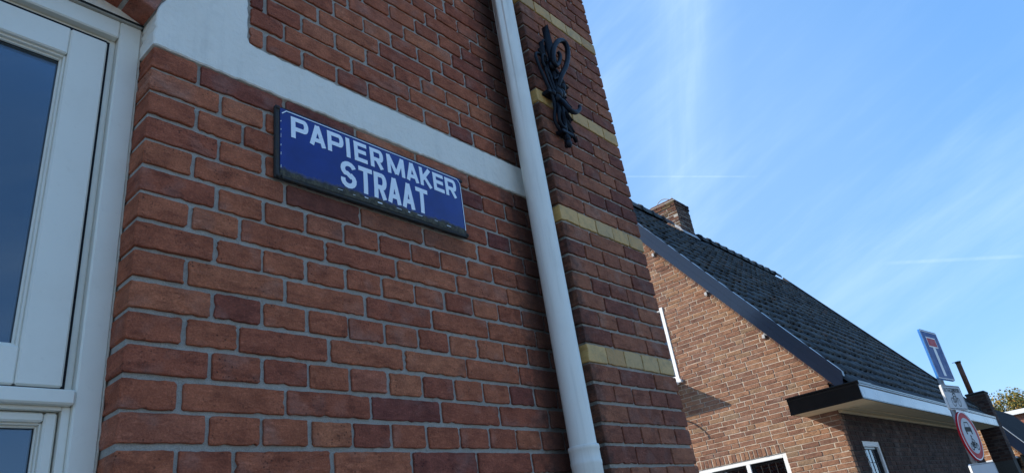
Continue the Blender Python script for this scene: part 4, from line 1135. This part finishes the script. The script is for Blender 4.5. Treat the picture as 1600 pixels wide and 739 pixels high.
h4 = thing('distant_house', 'distant red brick house with white gutter boards under the autumn tree', 'house', (44, 3.1, GZ), rz=0)
b = MBd(); b.box((0, -1.0, 0), (7, 6, 4.55)); b.obj('wall', MBT, h4)
b = MBd(); b.prism([(-1.5, 4.55), (6.4, 4.55), (2.5, 5.0)], 0, -.35, 7.3); b.obj('roof', MBARGE, h4)
b = MBd(); b.bbox((-.37, -1.55, 4.50), (-.30, 6.4, 4.72), .01); b.bbox((-.37, -1.55, 4.50), (7.3, -1.45, 4.72), .01); b.obj('fascia_board', MWHITE, h4)
b = MBd()
for k in range(9): b.bbox((-.34, .9+k*.17, 4.73), (-.31, .96+k*.17, 5.15), .005)
b.bbox((-.35, .85, 5.15), (-.30, 2.40, 5.21), .005); b.obj('balustrade', MWHITE, h4)
wq = link('window', None, h4); b = MBd(); b.bbox((-.05, .2, 2.9), (.02, 1.4, 4.2), .01); b.obj('window_frame', MWHITE, wq); b = MBd(); b.box((-.06, .3, 3.0), (-.051, 1.3, 4.1)); b.obj('pane', MGL2, wq)

# ------------------------------------------------------------------ trees
m = Mat('autumn_leaf', rough=.7, spec=.2)
c = m.ramp(m.rnd(), [(0, (.05, .07, .025)), (.25, (.10, .12, .04)), (.5, (.20, .18, .05)), (.75, (.36, .25, .05)), (.93, (.42, .24, .05)), (1, (.2, .11, .04))])
MLF = m.done(c)
m = Mat('green_leaf', rough=.6, spec=.25)
MLG = m.done(m.ramp(m.rnd(), [(0, (.025, .055, .015)), (.5, (.05, .10, .025)), (1, (.10, .15, .035))]))
MBK = paint('bark', (.10, .075, .055), .9, .5, (.05, .04, .03), 6, .01)
def tree(name, label, base, height, crown_c, rx, rz_, n, lmat, leaf=.16, seed=1, nclump=26):
    rg = random.Random(seed); t = thing(name, label, 'tree', base)
    b = MBd(); top = Vector((crown_c[0], crown_c[1], crown_c[2]-rz_*.2))
    b.tube(smooth_path([(0, 0, 0), (.08, .05, height*.25), (top.x*.6, top.y*.6, height*.42), top]), [height*.035*(1-.7*i/18) for i in range(19)], 9)
    clumps = []
    for k in range(nclump):
        while True:
            p = Vector((rg.uniform(-1, 1), rg.uniform(-1, 1), rg.uniform(-1, 1)))
            if .25 < p.length < 1: break
        p = Vector((p.x*rx, p.y*rx, p.z*rz_))+Vector(crown_c); clumps.append((p, rg.uniform(.18, .34)*rx))
        s_ = Vector((top.x*.5, top.y*.5, height*.38+rg.uniform(0, .2)*height))
        b.tube(smooth_path([s_, (s_+p)/2+Vector((0, 0, .2)), p], 4), [height*.012*(1-.8*i/8) for i in range(9)], 5)
    b.obj('trunk', MBK, t)
    b = MBd()
    for k in range(n):
        p, r_ = rg.choice(clumps); d = Vector((rg.gauss(0, 1), rg.gauss(0, 1), rg.gauss(0, 1))).normalized()
        q_ = p + d*r_*rg.random()**.4; u = Vector((rg.gauss(0, 1), rg.gauss(0, 1), rg.gauss(0, 1))).normalized(); w_ = u.cross(d).normalized(); L_ = leaf*rg.uniform(.6, 1.3)
        b.add([q_-u*L_*.5, q_+w_*L_*.28, q_+u*L_*.5, q_-w_*L_*.28], [(0, 1, 2, 3)])
    o = link('crown', b.mesh('crown', lmat, fix=False), t); o['kind'] = 'stuff'
    return t
tree('autumn_tree', 'tree with thinning yellow and green autumn leaves behind the distant house', (58, 4.9, GZ), 7.4, (0, -.3, 5.3), 2.9, 1.75, 9000, MLF, .17, 4, 34)
tree('leafy_shrub', 'green leafy shrub beside the distant house at the right edge', (40, 1.4, GZ), 3.9, (0, .3, 2.9), 1.1, 1.3, 3500, MLG, .13, 8, 16)
tree('green_tree', 'darker green tree right of the autumn tree at the right edge', (64, 2.0, GZ), 7.0, (0, 0, 4.7), 2.6, 1.9, 6000, MLG, .18, 12, 26)

# ------------------------------------------------------------------ traffic signs on one post
SPX, SPY = 9.33, .175
al = R(6.2)
def sframe(cx, cy, a, z):
    """x runs to the sign's right as its front is read, y points backwards out of the face, z up"""
    return None
post = thing('sign_post', 'grey steel post carrying traffic plates in front of the brown brick house', 'post', (SPX, SPY, GZ))
b = MBd(); b.tube([(.03, .075, 0), (.03, .075, 3.28)], .030, 16); b.tube([(.03, .075, 3.28), (.03, .075, 3.30)], [.030, .012], 16); b.obj('pole', MPOLE, post)
def plate(name, label, cat, z0_, z1_, w, a, build, dx=0, dy=0, round_=False, fm=None, em=None, gap=.02):
    cz_ = (z0_+z1_)/2; t = thing(name, label, cat, (SPX+dx, SPY+dy, cz_), 'plates on the traffic sign post', rz=-a)
    hh = (z1_-z0_)/2; ww = w/2
    b = MBd()
    if round_: pol = [(ww*math.cos(2*math.pi*k/48), hh*math.sin(2*math.pi*k/48)) for k in range(48)]
    else:
        rc_ = .03; pol = []
        for sx_, sz_, a0 in ((1, 1, 0), (-1, 1, 90), (-1, -1, 180), (1, -1, 270)):
            pol += [(sx_*(ww-rc_)+rc_*math.cos(R(a0+k*22.5)), sz_*(hh-rc_)+rc_*math.sin(R(a0+k*22.5))) for k in range(5)]
    b.prism(pol, 1, -.0015, .0015); b.obj('face', fm, t)
    b = MBd(); n = len(pol); vs = []
    for s_, y in ((1.0, -.004), (1.006, .020), (.985, .020), (.985, .002)):
        for p in pol: vs.append((p[0]*s_, y, p[1]*s_))
    fs = [(j*n+k, j*n+(k+1) % n, (j+1)*n+(k+1) % n, (j+1)*n+k) for j in range(3) for k in range(n)]
    b.add(vs, fs); b.obj('edge_rim', em, t)
    b = MBd()
    for zz in (-hh*.55, hh*.55): b.bbox((-.05, .0022, zz-.015), (.12, .045, zz+.015), .003)
    b.obj('clamp', MPOLE, t)
    fl = lambda x, z, l: (x, -.0022-l, z)
    build(t, ww, hh, fl); return t
def flat(t, name, pol, mat, lift=.0):
    b = MBd(); b.prism(pol, 1, -.0034-lift, -.0018-lift*.5); return b.obj(name, mat, t)
def strip(t, name, strokes, w, mat, lift=.0005, closed=False):
    b = MBd()
    for i, s_ in enumerate(strokes): ribbon(b, s_, w, lambda x, z, l: (x, -.0030-l, z), closed=closed, lift=lift+i*.00008, step=.05)
    return link(name, b.mesh(name, mat, fix=False), t)
def f_dead(t, ww, hh, fl):
    e = .014; strip(t, 'white_border', [[(-ww+e, -hh+e), (ww-e, -hh+e), (ww-e, hh-e), (-ww+e, hh-e)]], .010, MSW, closed=True)
    flat(t, 'white_stem', [(-.045, -hh+.05), (.045, -hh+.05), (.045, .10), (-.045, .10)], MSW)
    flat(t, 'white_bar_edge', [(-.165, .095), (.165, .095), (.165, .225), (-.165, .225)], MSW, .0006)
    flat(t, 'red_bar', [(-.15, .11), (.15, .11), (.15, .21), (-.15, .21)], MSR, .0016)
def f_bike(t, ww, hh, fl):
    e = .012; strip(t, 'border_line', [[(-ww+e, -hh+e), (ww-e, -hh+e), (ww-e, hh-e), (-ww+e, hh-e)]], .006, MSK, closed=True)
    txt = 'UITGEZONDERD'; x = -ww+.05; cw = (2*ww-.10)/12
    for i, ch in enumerate(txt):
        b = MBd()
        for k, s_ in enumerate(glyph(ch, cw*.78, .052, .011)): ribbon(b, [(x+i*cw+p[0], hh-.085+p[1]) for p in s_], .011, lambda x_, z_, l: (x_, -.0030-l, z_), lift=k*.00006, step=.03)
        link('letter', b.mesh('letter', MSK, fix=False), t)
    zc = -.055
    strip(t, 'bicycle_symbol', [arc(-.085, zc, .05, .05, 0, 360, 20), arc(.085, zc, .05, .05, 0, 360, 20), [(-.085, zc), (-.035, zc+.07), (.045, zc+.07), (0.0, zc), (-.085, zc)], [(-.035, zc+.07), (0.0, zc)], [(.085, zc), (.035, zc+.10), (.06, zc+.105)], [(-.055, zc+.085), (-.02, zc+.085)]], .009, MSK)
    strip(t, 'moped_symbol', [[(-.03, .035), (.02, .055), (.05, .03)], [(-.01, .045), (-.02, .075)]], .012, MSK)
def f_round(t, ww, hh, fl):
    strip(t, 'white_edge_line', [[(p[0]*.965, p[1]*.965) for p in arc(0, 0, ww, hh, 0, 352.5, 47)]], .014, MSW, closed=True)
    r_ = .725; pol = [(ww*r_*math.cos(2*math.pi*k/48), hh*r_*math.sin(2*math.pi*k/48)) for k in range(48)]
    flat(t, 'white_disc', pol, MSG, .0006)
    L2 = .0022
    b = MBd()
    # motor car seen from the front
    def pf(pol_, lift=L2): b.prism(pol_, 1, -.0034-lift, -.0030)
    pf([(-.105, .045), (.105, .045), (.105, .09), (.085, .098), (-.085, .098), (-.105, .09)]); pf([(-.080, .0985), (-.072, .0985), (-.052, .145), (-.062, .145)]); pf([(.080, .0985), (.062, .145), (.052, .145), (.072, .0985)]); pf([(-.062, .1455), (.062, .1455), (.052, .157), (-.052, .157)])
    pf([(-.098, .015), (-.065, .015), (-.065, .0445), (-.098, .0445)]); pf([(.065, .015), (.098, .015), (.098, .0445), (.065, .0445)])
    b.obj('car_symbol', MSK, t)
    zc = -.125
    strip(t, 'motorcycle_symbol', [arc(-.085, zc, .036, .036, 0, 360, 16), arc(.085, zc, .036, .036, 0, 360, 16), [(-.085, zc), (-.04, zc+.035), (.03, zc+.03), (.02, zc-.01), (-.03, zc-.01), (-.04, zc+.035)], [(.085, zc), (.05, zc+.065), (.03, zc+.07)], [(-.06, zc+.05), (.0, zc+.05), (.04, zc+.045)], [(-.03, zc+.055), (-.005, zc+.095), (.04, zc+.07)], [(-.02, zc+.02), (.02, zc+.02)], [(-.03, zc+.04), (0, zc-.02)]], .014, MSK, lift=.0022)
    b = MBd(); pol = [(.004+.016*math.cos(2*math.pi*k/12), zc+.118+.016*math.sin(2*math.pi*k/12)) for k in range(12)]; b.prism(pol, 1, -.0056, -.0030); b.obj('rider_head', MSK, t)
def f_low(t, ww, hh, fl):
    e = .012; strip(t, 'border_line', [[(-ww+e, -hh+e), (ww-e, -hh+e), (ww-e, hh-e), (-ww+e, hh-e)]], .004, MSK, closed=True)
    b = MBd()
    for k, (x, w_) in enumerate(((-.06, .14), (.05, .12))): b.prism([(x-w_/2, hh-.135-k*.09), (x+w_/2, hh-.135-k*.09), (x+w_/2, hh-.09-k*.09), (x-w_/2, hh-.09-k*.09)], 1, -.0034, -.0018)
plate('dead_end_sign', 'blue square dead end sign with red bar on top of the post', 'traffic sign', .985, 1.600, .60, al, f_dead, fm=MSB, em=MEDGE)
plate('bicycle_plate', 'white bicycle exemption plate between the blue sign and red ringed sign', 'sign plate', .628, .918, .60, R(8.6), f_bike, .0, 0, fm=MSG, em=MWHITE)
plate('round_ban_sign', 'round red ringed sign with car and motorcycle symbols on the post', 'traffic sign', .045, .608, .58, R(8.3), f_round, 0, 0, True, fm=MSR, em=MSR)
plate('lower_plate', 'blank white plate lowest on the traffic sign post', 'sign plate', -.42, .020, .60, R(15), f_low, 0, 0, fm=MSG, em=MWHITE)

# ------------------------------------------------------------------ low houses added unseen behind the camera to bounce warm light
MREN = paint('cream_render', (.72, .65, .52), .9, .3, (.5, .44, .34), 2, .004)
for k, (xa, xb, zt_) in enumerate(((-15.5, -6.2, 1.05), (-5.9, 3.4, 1.15), (3.7, 13.0, 1.05))):
    hx = thing('cottage', ('low cream rendered cottage added unseen across the street for warm bounce light, left of the pair', 'low cream rendered cottage added unseen straight across from the name sign for warm bounce light', 'low cream rendered cottage added unseen across the street for warm bounce light, right of the pair')[k], 'cottage', (xa, -15.5, GZ), 'cottages added across the street for bounce light')
    L_ = xb-xa; hz = zt_-GZ
    b = MBd(); b.box((0, -6, 0), (L_, 0, hz)); b.obj('wall', MREN, hx)
    b = MBd(); b.prism([(.3, hz), (-3.0, hz+.9), (-6.3, hz)], 0, -.1, L_+.1); b.obj('roof', MTI, hx)
    for xw in (1.2, 5.6):
        b = MBd(); b.bbox((xw, .002, .9), (xw+1.3, .05, 2.3), .01); o = b.obj('window_frame', MWHITE, hx)
        b = MBd(); b.box((xw+.07, .045, .97), (xw+1.23, .052, 2.23)); b.obj('pane', MGL2, o)
    b = MBd(); b.bbox((4.0, .002, 0), (4.95, .05, 2.25), .01); b.obj('door', MSB, hx)
